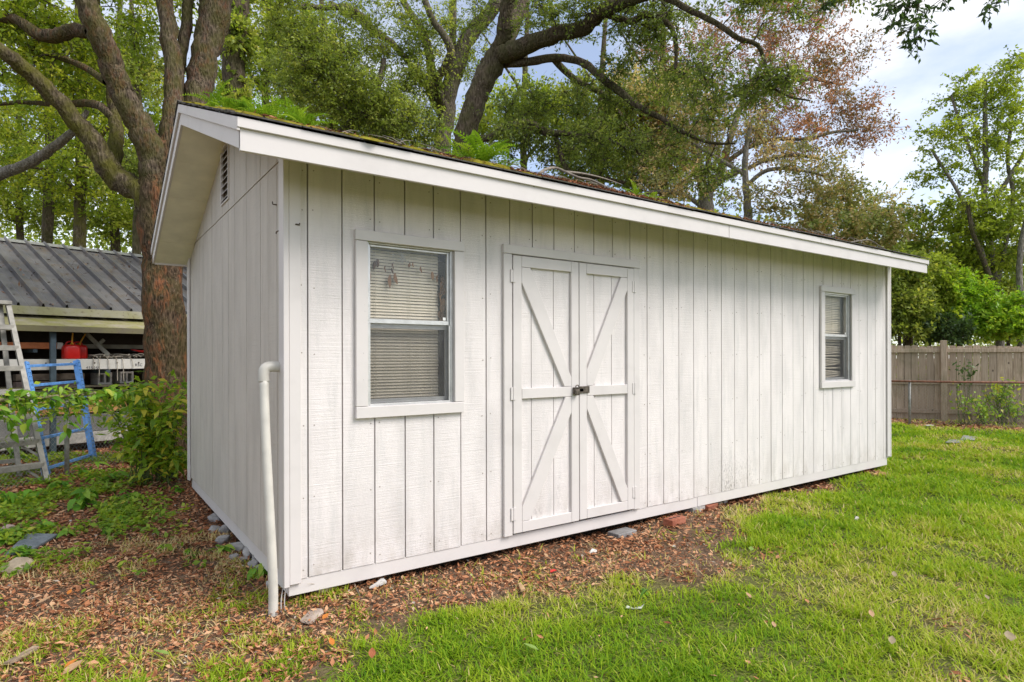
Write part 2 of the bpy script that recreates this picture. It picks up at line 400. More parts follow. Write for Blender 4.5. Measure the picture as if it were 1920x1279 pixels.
# corner boards and skirt
cb = lambda a, b: B().box(a, b).build('corner_board', MT['trim'], shed, bevel=.003)
cb((.012, -.019, .045), (.077, -.0025, 2.50)); cb((-.020, -.022, .035), (.011, .012, 2.50)); cb((-.018, .0125, .07), (-.0025, .085, 2.52))
cb((SL-.075, -.019, .085), (SL-.012, -.0025, 2.50)); cb((SL-.0115, -.021, .075), (SL+.018, .012, 2.50)); cb((-.018, SW-.085, .055), (-.0025, SW-.012, 2.5)); cb((-.020, SW-.0115, .05), (.011, SW+.018, 2.5))
sk = lambda a, b: B().box(a, b).build('skirt_board', MT['trim'], shed, bevel=.003)
sk((.012, .004, -.025), (3.60, .03, .064)); sk((3.603, .003, -.024), (SL-.09, .03, .066)); B().box((SL-.0895, .012, -.028), (SL-.025, .08, .072)).build('skid_end', MT['trim'], shed, bevel=.004)
sk((.018, .0305, -.028), (.042, SW-.01, .078))
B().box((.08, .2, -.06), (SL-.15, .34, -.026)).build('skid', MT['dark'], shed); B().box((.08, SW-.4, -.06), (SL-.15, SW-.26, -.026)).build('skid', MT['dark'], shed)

# --- double door: each leaf is a part, its boards are sub-parts
dframe = B().box((1.474, -.024, .068), (1.545, -.0025, 2.055)).box((2.767, -.022, .075), (2.834, -.0025, 2.055)).box((1.470, -.026, 2.057), (2.838, -.0025, 2.121))
dframe.build('door_frame', MT['trim'], shed, bevel=.003)
def door(x0, x1, latch_right, zb):
    zt = 2.048; zl = zb
    leaf = B().box((x0, .004, zl), (x1, .03, zt)).build('door', MT['groove'], shed)
    gl = [1.724, 1.931] if latch_right else [2.338, 2.527]
    ed = [x0]+gl+[x1]
    for a, b in zip(ed[:-1], ed[1:]): B().box((a+.003, -.006, zl+.003), (b-.003, .0035, zt-.003)).build('door_plank', MT['siding'], leaf)
    Y0, Y1 = -.028, -.0065; st = .074
    def board(nm, *poly): B().prism([(p[0], Y1, p[1]) for p in poly], (0, Y0-Y1, 0)).build(nm, MT['trim'], leaf, bevel=.0025)
    board('stile', (x0, zl), (x0+st, zl), (x0+st, zt), (x0, zt)); board('stile', (x1-st, zl), (x1, zl), (x1, zt), (x1-st, zt))
    a, b = x0+st+.001, x1-st-.001
    for z0, z1 in ((zl, zl+.075), (1.030, 1.104), (zt-.078, zt)): board('rail', (a, z0), (b, z0), (b, z1), (a, z1))
    w = .078; zu, zm, zn, zd = zt-.080, 1.106, 1.028, zl+.077
    if latch_right:
        board('brace', (a, zu), (a+w, zu), (b, zm+.07), (b, zm), (b-w+.01, zm), (a, zu-.11)); board('brace', (a, zd), (a+w*.9, zd), (b, zn-.12), (b, zn), (b-w+.02, zn), (a, zd+.10))
        hx = x0-.002
    else:
        board('brace', (b, zu), (b, zu-.10), (a+w-.01, zm), (a, zm), (a, zm+.12), (b-w*.9, zu)); board('brace', (b, zd), (b, zd+.10), (a+w-.01, zn), (a, zn), (a, zn-.10), (b-w*.9, zd))
        hx = x1+.002
    for hz in (.22, 1.07, 1.90):
        h = B().box((hx-.022, -.0325, hz-.045), (hx-.003, -.0265, hz+.045)).box((hx+.003, -.0325, hz-.045), (hx+.022, -.0265, hz+.045)).tube([(hx, -.033, hz-.046), (hx, -.033, hz+.046)], .0045, 6)
        h.build('hinge', MT['trim'], leaf, bevel=.001)
    return leaf
d1 = door(1.551, 2.163, True, .080); d2 = door(2.170, 2.761, False, .084)
lt = B().box((2.098, -.044, 1.046), (2.150, -.0285, 1.098)).box((2.158, -.040, 1.052), (2.262, -.0285, 1.104)).box((2.128, -.040, 1.062), (2.20, -.036, 1.088))
lt.build('hasp', MT['latch'], shed, bevel=.006)
lock = thing('padlock', 'small rusty padlock hooked through the hasp of the double door', 'padlock', (2.12, -.06, 1.06))
B().box((2.098, -.066, 1.038), (2.144, -.046, 1.082)).build('lock_body', MT['latch'], lock, bevel=.006)
B().tube(spline([(2.106, -.056, 1.080), (2.107, -.056, 1.106), (2.121, -.056, 1.116), (2.135, -.056, 1.106), (2.136, -.056, 1.080)], 4), .004, 6).build('shackle', MT['latch'], lock)

# --- windows
def window(ox0, ox1, oz0, oz1, x0, x1, z0, z1, right_w):
    fr = B().box((x0-.012, .004, z0-.012), (x0+.018, .07, z1+.012)).box((x1-.018, .004, z0-.012), (x1+.012, .07, z1+.012)).box((x0+.018, .004, z1-.016), (x1-.018, .07, z1+.012)).box((x0+.018, .004, z0-.012), (x1-.018, .07, z0+.014))
    w = fr.build('window', MT['alu'], shed, bevel=.002)
    cs = lambda a, b: B().box(a, b).build('casing', MT['trim'], w, bevel=.003)
    cs((ox0, -.026, oz0+.072), (x0, -.003, oz1-.066)); cs((x1, -.024, oz0+.072), (ox1, -.003, oz1-.066))
    cs((ox0-.002, -.028, oz1-.064), (ox1+.002, -.003, oz1)); cs((ox0-.001, -.029, oz0), (ox1-.004, -.003, oz0+.070))
    zm = z0+(z1-z0)*.505
    us = B().box((x0+.0185, .020, zm), (x1-.0185, .042, zm+.028)).box((x0+.0185, .022, zm+.028), (x0+.034, .04, z1-.017)).box((x1-.034, .022, zm+.028), (x1-.0185, .04, z1-.017)).box((x0+.034, .022, z1-.03), (x1-.034, .04, z1-.017))
    us.build('upper_sash', MT['alu'], w, bevel=.0015)
    ls = B().box((x0+.0185, .045, zm-.030), (x1-.0185, .062, zm+.006)).box((x0+.0185, .046, z0+.0145), (x0+.036, .062, zm-.030)).box((x1-.036, .046, z0+.0145), (x1-.0185, .062, zm-.03)).box((x0+.036, .046, z0+.0145), (x1-.036, .062, z0+.04))
    ls.build('lower_sash', MT['alu'], w, bevel=.0015)
    B().box((x0+.030, .030, zm+.020), (x1-.030, .033, z1-.024)).build('pane', MT['glass'], w)
    B().box((x0+.030, .052, z0+.03), (x1-.030, .055, zm-.02)).build('pane', MT['glass'], w)
    B().box((x0+.020, .0125, z0+.016), (x1-.020, .0135, zm-.004)).build('insect_screen', MT['screen'], w)
    sf = B().box((x0+.0185, .009, z0+.0145), (x0+.028, .018, zm-.001)).box((x1-.028, .009, z0+.0145), (x1-.0185, .018, zm-.001)); sf.build('screen_frame', MT['alu'], w)
    B().box((x1-.062, .027, zm+.032), (x1-.042, .0295, zm+.052)).build('sticker', plain('white_sticker', (.85, .85, .84), .5), w)
    return zm
window(.400, 1.152, .960, 2.097, .476, 1.080, 1.028, 2.040, 0)
window(5.679, 6.421, .978, 2.105, 5.755, 6.350, 1.050, 2.040, 0)
def blind(label, x0, x1, z0, z1, mess):
    t = thing('window_blind', label, 'blind', (x0, .10, z0), 'blinds behind the shed windows')
    B().box((x0, .088, z1), (x1, .118, z1+.028)).build('head_rail', MT['blind'], t)
    base = None; n = int((z1-z0)/.0195); c, s = math.cos(R(62)), math.sin(R(62))
    for i in range(n):
        z = z1-.012-i*.0195
        if base is None:
            q = B(); hw = .0100; ln = x1-x0
            q.add([(0, -hw*c, -hw*s), (ln, -hw*c, -hw*s), (ln, 0.0025, 0), (0, 0.0025, 0), (ln, hw*c, hw*s), (0, hw*c, hw*s)], [(0, 1, 2, 3), (3, 2, 4, 5)])
            o = base = q.build('slat', MT['blind'], t)
        else:
            o = base.copy(); COL.objects.link(o)
        o.parent = t; o.matrix_parent_inverse = Matrix.Translation(-Vector(t.location))
        tilt = random.gauss(0, .0022) + (mess*max(0, i-12)*.0022*math.sin(i*.9) if mess else 0)
        o.location = (x0+random.gauss(0, .0012), .103, z); o.rotation_euler = (random.gauss(0, .05), tilt, 0)
    for f in (.16, .60, .9):
        x = x0+(x1-x0)*f
        B().tube([(x, .086, z1), (x, .086, z0+.01)], .0013, 4).build('cord', MT['blind'], t)
blind('beige mini blind closed behind the larger left window of the shed', .486, 1.022, 1.04, 2.03, 0)
blind('bent beige mini blind with crooked slats behind the far right window', 5.765, 6.335, 1.06, 2.03, 1)
# cobweb with curled dead leaves behind the upper pane
dl = leaf_mat('curled_dead_leaf', [(0, (.09, .042, .018)), (.5, (.18, .085, .035)), (1, (.30, .16, .07))], 0, .8, src='obj')
web = thing('cobweb', 'grey cobweb hung with curled brown leaves in the upper left window', 'cobweb', (.78, .07, 1.98))
wv = []; wf = []
for k in range(70):
    a = np.array([rng.uniform(.50, 1.0), rng.uniform(.06, .072), rng.uniform(1.93, 2.01)]); b = a+np.array([rng.normal(0, .05), 0, rng.normal(-.02, .03)]); n0 = len(wv)
    v, f = tube([a, (a+b)/2+[0, 0, -.006], b], .0005, 3); wv.extend(v); wf.extend((f+n0).tolist())
for k in range(50):
    t = rng.uniform(0, 1); a = np.array([.747, .066, 1.962]); an = rng.uniform(0, 6.28); b = a+np.array([math.cos(an), 0, math.sin(an)*.9])*rng.uniform(.015, .055); n0 = len(wv)
    v, f = tube([a+(b-a)*.2, b], .0009, 3); wv.extend(v); wf.extend((f+n0).tolist())
mesh_np('web_threads', wv, np.array(wf), plain('cobweb_thread', (.55, .54, .52), .9), web)
def curled_leaf(name, x, y, z, h, w, parent, ang):
    q = B(); n = 5; pts = []
    for i in range(n+1):
        t = i/n; ww = w*math.sin(math.pi*min(.98, t*.9+.08))**.8; c = math.sin(t*5)*.004
        pts.append([(-ww/2, c+.006, -h*t), (0, c, -h*t), (ww/2, c+.007, -h*t)])
    for i in range(n):
        a, b = pts[i], pts[i+1]; q.add([*a, *b], [(0, 1, 4, 3), (1, 2, 5, 4)])
    o = q.build(name, dl, parent); o.location = (x, y, z); o.rotation_euler = (random.gauss(0, .15), random.gauss(0, .18), ang)
    return o
for px, py, h, w in ((703, 494, .05, .016), (709, 490, .048, .018), (724, 503, .035, .010), (735, 507, .036, .009), (739, 497, .036, .014), (733, 520, .075, .020), (742, 517, .062, .026), (694, 515, .062, .022), (769, 497, .03, .012), (776, 497, .026, .010), (790, 505, .036, .013), (811, 514, .05, .016), (823, 520, .045, .015)):
    p = onplane(px, py, 1, .066); curled_leaf('dried_leaf', p[0], p[1], p[2]+.018, h*1.15, w*1.45, web, random.uniform(-.6, .6))
pile = thing('leaf_pile', 'rusty brown dead leaves wedged beside the blind in the left window', 'leaves', (1.045, .07, 1.55))
for k in range(16):
    z = 1.575+(k % 8)*.038+random.uniform(-.01, .01); curled_leaf('dried_leaf', 1.043+random.gauss(0, .008), .075+random.gauss(0, .005), z+.03, .055, .03, pile, random.uniform(-1, 1))
# --- gable vent
vent = B()
Yc = (1.575, 1.865); Zc = (2.565, 3.0)
vent.box((-.012, Yc[0]-.008, Zc[0]-.01), (.012, Yc[0]+.004, Zc[1]+.01)).box((-.012, Yc[1]-.004, Zc[0]-.01), (.012, Yc[1]+.008, Zc[1]+.01)).box((-.012, Yc[0]+.004, Zc[0]-.012), (.012, Yc[1]-.004, Zc[0]+.002)).box((-.012, Yc[0]+.004, Zc[1]-.002), (.012, Yc[1]-.004, Zc[1]+.01))
gv = vent.build('gable_vent', MT['trim'], shed, bevel=.002)
B().box((.0115, Yc[0]+.003, Zc[0]+.001), (.0135, Yc[1]-.003, Zc[1]-.001)).build('vent_screen', plain('vent_screen', (.085, .065, .045), .9), gv)
for k in range(8):
    z = Zc[0]+.036+k*.052; B().add([(-.010, Yc[0]+.005, z-.010), (-.010, Yc[1]-.005, z-.010), (.011, Yc[1]-.005, z+.012), (.011, Yc[0]+.005, z+.012), (-.009, Yc[0]+.005, z-.014), (-.009, Yc[1]-.005, z-.014), (.0112, Yc[1]-.005, z+.008), (.0112, Yc[0]+.005, z+.008)],
        [(0, 1, 2, 3), (7, 6, 5, 4), (0, 4, 5, 1), (2, 6, 7, 3), (1, 5, 6, 2), (3, 7, 4, 0)]).build('louver', MT['trim'], gv)
# --- bent nails and hooks near the corner
def nail(p, pts):
    B().tube(spline([np.array(p)+np.array(q) for q in pts], 4), .0035, 5).build('bent_nail', MT['latch'], front)
p = onplane(556, 421, 1, -.002); nail(p, [(-.008, .0, 0), (-.007, -.02, 0), (.003, -.023, -.001), (.011, -.023, -.003), (.012, -.023, .009)])
for px, py in ((519, 383), (523, 432)):
    p = onplane(px, py, 0, -.001); nail(p, [(0, 0, 0), (-.016, 0, 0), (-.02, .008, .004), (-.02, .010, .018)] if py < 400 else [(0, 0, 0), (-.012, 0, -.006), (-.014, .003, -.018)])

# --- roof
def roof_mat():
    m = M('asphalt_shingle', .92, .15); n = m.noise(120, 3); b = m.noise(3, 5)
    c = m.ramp(n, [(.3, (.05, .046, .043)), (.6, (.115, .108, .10)), (.8, (.19, .175, .155))]); c = m.mix(m.rng(m.orand(), 0, 1, 0, .35), c, (.06, .055, .05)); c = m.mix(m.rng(b, .45, .7, 0, .4), c, (.10, .095, .05))
    m.col(c).bump(n, .5, .004); return m.m
MT['shingle'] = roof_mat()
X0, X1, YF, YB = -.33, 7.335, -.43, 3.75
rf = B()
rf.prism([(X0+.012, YF+.01, zr(YF+.01)-.016), (X0+.012, RY, RZ-.016), (X0+.012, YB-.01, zr(YB-.01)-.016), (X0+.012, YB-.01, zr(YB-.01)-.032), (X0+.012, RY, RZ-.032), (X0+.012, YF+.01, zr(YF+.01)-.032)], (X1-X0-.024, 0, 0))
roof = rf.build('roof', MT['groove'], shed)
def slopebox(x0, x1, y0, y1, dz0, dz1, nm, mat, par, bevel=0, lift=0, cp=None):
    """a board that follows the roof slope between y0 and y1 (same side of the ridge)"""
    q = B(); q.prism([(x0, y0, zr(y0)+dz0), (x0, y1, zr(y1)+dz0), (x0, y1, zr(y1)+dz1), (x0, y0, zr(y0)+dz1)], (x1-x0, 0, 0)); return q.build(nm, mat, par, bevel=bevel)
# rake boards, left and right
for xa, xb in ((X0+.004, X0+.022), (X1-.022, X1-.004)):
    sgn = -1 if xa < 3 else 1
    for y0, y1 in ((YF+.012, RY-.001), (RY+.001, YB-.012)):
        slopebox(xa, xb, y0, y1, -.168, -.034, 'rake_board', MT['trim'], roof, .002)
        ya = (xa-.016, xa-.0005) if sgn < 0 else (xb+.0005, xb+.016)
        slopebox(ya[0], ya[1], y0-(.012 if y0 < RY-.1 and y1 < RY else 0), y1, -.080, -.017, 'rake_trim', MT['trim'], roof, .002)
# fascia (two boards, joint at x=3.48) and its trim
for a, b in ((X0+.004, 3.478), (3.483, X1-.004)):
    B().box((a, YF+.010, 2.318), (b, YF+.030, 2.440)).build('fascia_board', MT['trim'], roof, bevel=.002)
for a, b in ((X0-.011, 4.9), (4.903, X1+.011)):
    B().box((a, YF-.006, 2.424), (b, YF+.0095, 2.473)).build('fascia_trim', MT['trim'], roof, bevel=.002)
B().box((X0+.022, YB-.03, zr(YB)-.17), (X1-.022, YB-.01, zr(YB)-.03)).build('fascia_board', MT['trim'], roof)
# torn paint and rot hole on the fascia
tq = B(); rotten = plain('rotten_wood', (.10, .085, .07), .9)
for px, dx, h in ((962, .02, .010), (975, .06, .013), (990, .07, .012), (1002, .03, .020), (1015, .06, .009), (1028, .05, .007)):
    p = onplane(px, 336+(px-962)*.22, 1, YF+.0095); tq.prism([(p[0]-dx/2, YF+.0095, p[2]), (p[0]+dx/2, YF+.0095, p[2]+.002), (p[0]+dx*.45, YF+.0095, p[2]-h*.7), (p[0]-dx*.1, YF+.0095, p[2]-h), (p[0]-dx*.4, YF+.0095, p[2]-h*.4)], (0, -.0015, 0))
tq.build('rot_patch', rotten, roof)
# soffit boards
for x0, x1, y0, y1 in ((X0+.023, .010, YF+.032, .6), (X0+.023, .010, .603, RY-.002), (X0+.023, .010, RY+.002, 2.05), (X0+.023, .010, 2.053, 2.55), (X0+.023, .010, 2.555, 3.30), (X0+.023, .010, 3.305, YB-.032)):
    slopebox(x0, x1, y0, y1, -.163, -.148, 'soffit_board', MT['soffit'], roof)
for a, b in ((.0105, 2.5), (2.503, 4.95), (4.953, X1-.024)):
    slopebox(a, b, YF+.0325, .03, -.163, -.148, 'soffit_board', MT['trim'], roof)
# shingles: three courses at each eave as pieces of their own, the rest joined
sh_bases = []
for v in range(4):
    q = B(); w = .31; d = .17; t = .006
    q.prism([(0, 0, 0), (w, random.uniform(-.006, .006), 0), (w, d, .001), (0, d, .001)], (0, 0, t)); sh_bases.append(q)
rest = B(); first = {}
for side in (0, 1):
    n_c = int(2.12/.125)
    for c in range(n_c):
        for k in range(26):
            xs = X0-.012+k*.305-(c % 2)*.15; xe = min(xs+.300, X1+.012); xs = max(xs, X0-.018)
            if xe-xs < .05: continue
            run = c*.125; y = (YF-.018+run) if side == 0 else (YB+.018-run); y2 = y+(.165 if side == 0 else -.165)
            if side == 0: y2 = min(y2, RY)
            else: y2 = max(y2, RY)
            j = random.uniform(-.005, .005); z0 = RZ-RS*abs(y-RY); z1 = RZ-RS*abs(y2-RY); lift = .004*(random.random() < .2)
            P = [(xs, y+j, z0-.002+lift), (xe, y+j, z0-.002+lift), (xe, y2, z1-.010), (xs, y2, z1-.010)]
            if side == 0 and c < 4 or side == 1 and k < 1:
                B().prism(P, (0, 0, .0075)).build('shingle', MT['shingle'], roof)
            else: rest.prism(P, (0, 0, .0075))
for k in range(26):
    x = X0-.02+k*.296; rest.prism([(x, RY-.13, zr(RY-.13)+.006), (x, RY, RZ+.012), (x, RY+.13, zr(RY+.13)+.006), (x, RY+.13, zr(RY+.13)), (x, RY, RZ+.004), (x, RY-.13, zr(RY-.13))], (.29, 0, 0))
tag(rest.build('shingle_field', MT['shingle'], roof), kind='stuff')

# --- pvc pipe
pipe = thing('drain_pipe', 'cream plastic pipe bent up against the shed corner into the end wall', 'pipe', (-.09, -.06, -.1))
B().tube(spline([(-.088, -.055, -.13), (-.085, -.045, .1), (-.096, -.015, .5), (-.104, .03, .9), (-.102, .075, 1.215)], 6), .0255, 16).build('pipe_run', MT['pvc'], pipe, smooth=True)
B().tube(spline([(-.102, .077, 1.19), (-.102, .079, 1.235), (-.094, .081, 1.265), (-.066, .084, 1.276), (-.01, .086, 1.276)], 6), .0305, 16).build('elbow', MT['pvc'], pipe, smooth=True)
B().tube([(-.06, .085, 1.276), (.012, .086, 1.276)], .0245, 16).build('pipe_end', MT['pvc'], pipe, smooth=True)
cable = B().tube(spline([(-.01, .03, .04), (-.03, .0, -.03), (-.045, -.06, -.09), (-.05, -.1, -.1)], 5), .003, 5).tube(spline([(0, .02, .03), (-.015, -.01, -.04), (-.02, -.05, -.1)], 5), .0025, 5)
tag(cable.build('loose_wire', plain('grey_wire', (.42, .40, .38), .6), None), 'thin grey wires dangling from the bottom of the shed corner', 'wire')

# ------------------------------------------------------------------ foliage builders
def unit(v): return v/(np.linalg.norm(v, axis=-1, keepdims=True)+1e-9)
def leaf_quads(pos, tip, nrm, Ln, Wd):
    """one pointed leaf (rhombus of two triangles) per row"""
    side = unit(np.cross(nrm, tip)); n = len(pos); Ln = Ln[:, None]; Wd = Wd[:, None]
    nn = np.cross(tip, side)
    v = np.stack([pos, pos+tip*Ln*.45+side*Wd/2+nn*Wd*.12, pos+tip*Ln, pos+tip*Ln*.45-side*Wd/2+nn*Wd*.12], 1).reshape(-1, 3)
    f = np.arange(n*4).reshape(n, 4)
    return v, f
class Acc:
    def __init__(s): s.v = []; s.f = []; s.a = []; s.n = 0
    def add(s, v, f, a=None):
        v = np.asarray(v); s.v.append(v); s.f.append(np.asarray(f)+s.n); s.n += len(v)
        if a is not None: s.a.append(np.asarray(a))
    def build(s, name, mat, parent, smooth=False):
        at_ = {'rnd': ('FACE', np.concatenate(s.a))} if s.a else None
        return mesh_np(name, np.concatenate(s.v), np.concatenate(s.f), mat, parent, at_, smooth)
def balls(blobs, n):
    """random points in ellipsoids given as (px, py, depth, rx px, ry px, depth radius m, weight)"""
    w = np.array([b[6] for b in blobs], float); w /= w.sum(); out = []
    for b, k in zip(blobs, np.maximum(1, np.round(w*n).astype(int))):
        c = at(b[0], b[1], b[2]); u = unit(rng.normal(size=(k, 3)))*(rng.uniform(0, 1, (k, 1))**.42)
        s = b[2]/FPX
        out.append(c+RT*u[:, :1]*b[3]*s+UP*u[:, 1:2]*b[4]*s+FW*u[:, 2:]*b[5])
    return np.concatenate(out)
def limb_pts(rows, n=4, wob=.07):
    """rows of (px, py, radius px, depth) -> points and radii"""
    P = np.array([at(a, b, d) for a, b, r, d in rows]); Rr = np.array([r*d/FPX for a, b, r, d in rows])
    Q = spline(P, n); q = np.interp(np.linspace(0, len(rows)-1, len(Q)), range(len(rows)), Rr)
    Q[1:-1] += rng.normal(0, 1, (len(Q)-2, 3))*q[1:-1, None]*wob
    return Q, q
DN, DL = 1.5, 1.12
def tree(name, label, cat, limbs, blobs, n, leafmat, bark, Ln=.07, Wd=.035, spread=.42, nt=7, nl=9, group=None, base=None, sides=9, brk=.013, droop=.25, hue=.6, foliage='crown', rough=.05, barks=None, reach=9.0):
    l0, r0 = limb_pts(limbs[0]); b = l0[0] if base is None else np.array(base)
    t = thing(name, label, cat, (b[0], b[1], GZ), group)
    nodes = []; rads = []
    for i, lm in enumerate(limbs):
        P, q = limb_pts(lm); q = q*(.93 if name == 'old_tree' and i else 1)
        if i == 0 and P[0][2] > GZ-.05:                                   # carry the trunk down to the ground
            foot = np.array([b[0], b[1], GZ-.12]); k = 4
            low = [foot+(P[0]-foot)*s for s in np.linspace(0, 1, k, endpoint=False)]
            P = np.vstack([low, P]); q = np.concatenate([q[0]*np.array([1.55, 1.25, 1.12, 1.05]), q])
        v, f = tube(P, q, sides if q.max() > .03 else 6, rough)
        mesh_np('trunk' if i == 0 else 'limb', v, f, (barks or {}).get(i, bark), t, smooth=True)
        nodes += list(P); rads += list(q)
    nodes = np.array(nodes); rads = np.array(rads); main = len(nodes)
    C = balls(blobs, int(n*DN)); Ln *= DL; Wd *= DL*1.1
    d0 = np.sqrt(((C[:, None]-nodes[None])**2).sum(-1)).min(1) if len(C) else []
    br = Acc(); lf = Acc()
    for c in C[np.argsort(d0)]:
        d = np.sqrt(((nodes-c)**2).sum(1)); d = d+np.maximum(0, nodes[:, 2]-c[2])*.4; j = int(d.argmin()); p0 = nodes[j]; ln = np.linalg.norm(c-p0)
        if ln > reach: continue
        mid = (p0+c)/2+np.array([0, 0, .10*ln])+rng.normal(0, .09, 3)*ln
        tt = np.linspace(0, 1, 5)[:, None]; P = p0*(1-tt)**2+mid*2*tt*(1-tt)+c*tt**2
        P[1:-1] += rng.normal(0, .02, (3, 3))*ln
        ra = min(rads[j]*.7, .006+brk*ln); q = np.linspace(ra, max(.004, ra*.35), 5)
        v, f = tube(P, q, 4); br.add(v, f)
        nodes = np.vstack([nodes, P[1:]]); rads = np.concatenate([rads, q[1:]])
        out = unit(c-p0); tw = unit(rng.normal(size=(nt, 3))*[1, 1, .7]+out*.5); tl = spread*rng.uniform(.5, 1.25, nt)
        o = c+(p0-c)*rng.uniform(0, .35, (nt, 1)); e = o+tw*tl[:, None]-np.array([0, 0, droop])*tl[:, None]**2
        for a_, e_ in zip(o, e):
            v, f = tube(np.array([a_, e_]), [.0042, .0015], 3); br.add(v, f)
        s = rng.uniform(.12, 1.05, (nt, nl, 1)); p = o[:, None]+(e-o)[:, None]*s+rng.normal(0, spread*.07, (nt, nl, 3))
        p = p.reshape(-1, 3); m = len(p)
        tip = unit(np.repeat(tw, nl, 0)*.6+rng.normal(size=(m, 3))*.8-np.array([0, 0, droop])); nr = unit(rng.normal(size=(m, 3))*.75+np.array([0, 0, .8]))
        k = rng.uniform(.65, 1.3, m); v, f = leaf_quads(p, tip, nr, Ln*k, Wd*k)
        lf.add(v, f, np.clip(hue*rng.uniform(0, 1)+(1-hue)*rng.uniform(0, 1, m), 0, 1))
    if br.n: br.build('branches', MT['bark_twig'], t)
    if lf.n: lf.build(foliage, leafmat, t)
    return t
LF = {}
LF['yg'] = leaf_mat('leaf_yellow_green', [(0, (0.122, 0.189, 0.019)), (.45, (0.271, 0.367, 0.028)), (.8, (0.515, 0.557, 0.046)), (1, (0.592, 0.588, 0.080))], .5)
LF['oak'] = leaf_mat('leaf_oak', [(0, (0.075, 0.113, 0.024)), (.5, (0.166, 0.225, 0.040)), (.85, (0.295, 0.345, 0.069)), (1, (0.401, 0.405, 0.106))], .48, .5, .3)
LF['oak2'] = leaf_mat('leaf_oak_light', [(0, (0.118, 0.167, 0.028)), (.5, (0.247, 0.320, 0.050)), (.85, (0.401, 0.440, 0.080)), (1, (0.495, 0.453, 0.106))], .5)
LF['red'] = leaf_mat('leaf_russet', [(0, (0.171, 0.155, 0.054)), (.3, (0.264, 0.178, 0.078)), (.6, (0.403, 0.194, 0.109)), (1, (0.558, 0.248, 0.139))], .4)
LF['brown'] = leaf_mat('leaf_olive_brown', [(0, (0.160, 0.190, 0.071)), (.5, (0.335, 0.322, 0.128)), (.8, (0.556, 0.394, 0.198)), (1, (0.660, 0.468, 0.281))], .4)
LF['orange'] = leaf_mat('leaf_mixed_orange', [(0, (0.147, 0.218, 0.056)), (.45, (0.351, 0.394, 0.112)), (.75, (0.660, 0.498, 0.253)), (1, (0.660, 0.585, 0.338))], .4)
LF['lime'] = leaf_mat('leaf_lime', [(0, (0.133, 0.203, 0.024)), (.5, (0.287, 0.372, 0.036)), (.85, (0.410, 0.474, 0.060)), (1, (0.492, 0.508, 0.108))], .5)
LF['shrub'] = leaf_mat('leaf_shrub', [(0, (0.128, 0.264, 0.018)), (.5, (0.288, 0.480, 0.030)), (.85, (0.480, 0.600, 0.048)), (1, (0.620, 0.600, 0.084))], .42)
LF['dark'] = leaf_mat('leaf_deep_green', [(0, (0.031, 0.062, 0.019)), (.5, (0.062, 0.116, 0.031)), (1, (0.124, 0.186, 0.054))], .35)
LF['weed'] = leaf_mat('leaf_weed', [(0, (.10, .26, .022)), (.5, (.20, .42, .035)), (.85, (.30, .48, .05)), (1, (.45, .50, .07))], .4, src='obj')
LF['bush'] = leaf_mat('leaf_bush', [(0, (0.144, 0.265, 0.025)), (.45, (0.288, 0.437, 0.030)), (.68, (0.432, 0.517, 0.040)), (.80, (0.660, 0.575, 0.060)), (1, (0.700, 0.598, 0.080))], .4, src='obj')
LF['bushs'] = leaf_mat('leaf_bush_small', [(0, (0.144, 0.265, 0.025)), (.5, (0.288, 0.437, 0.030)), (.85, (0.432, 0.506, 0.045)), (1, (0.648, 0.552, 0.070))], .4)
LF['fern'] = leaf_mat('fern_frond', [(0, (.10, .20, .012)), (.6, (.22, .36, .02)), (1, (.34, .46, .04))], .4, .7, .05, src='obj')

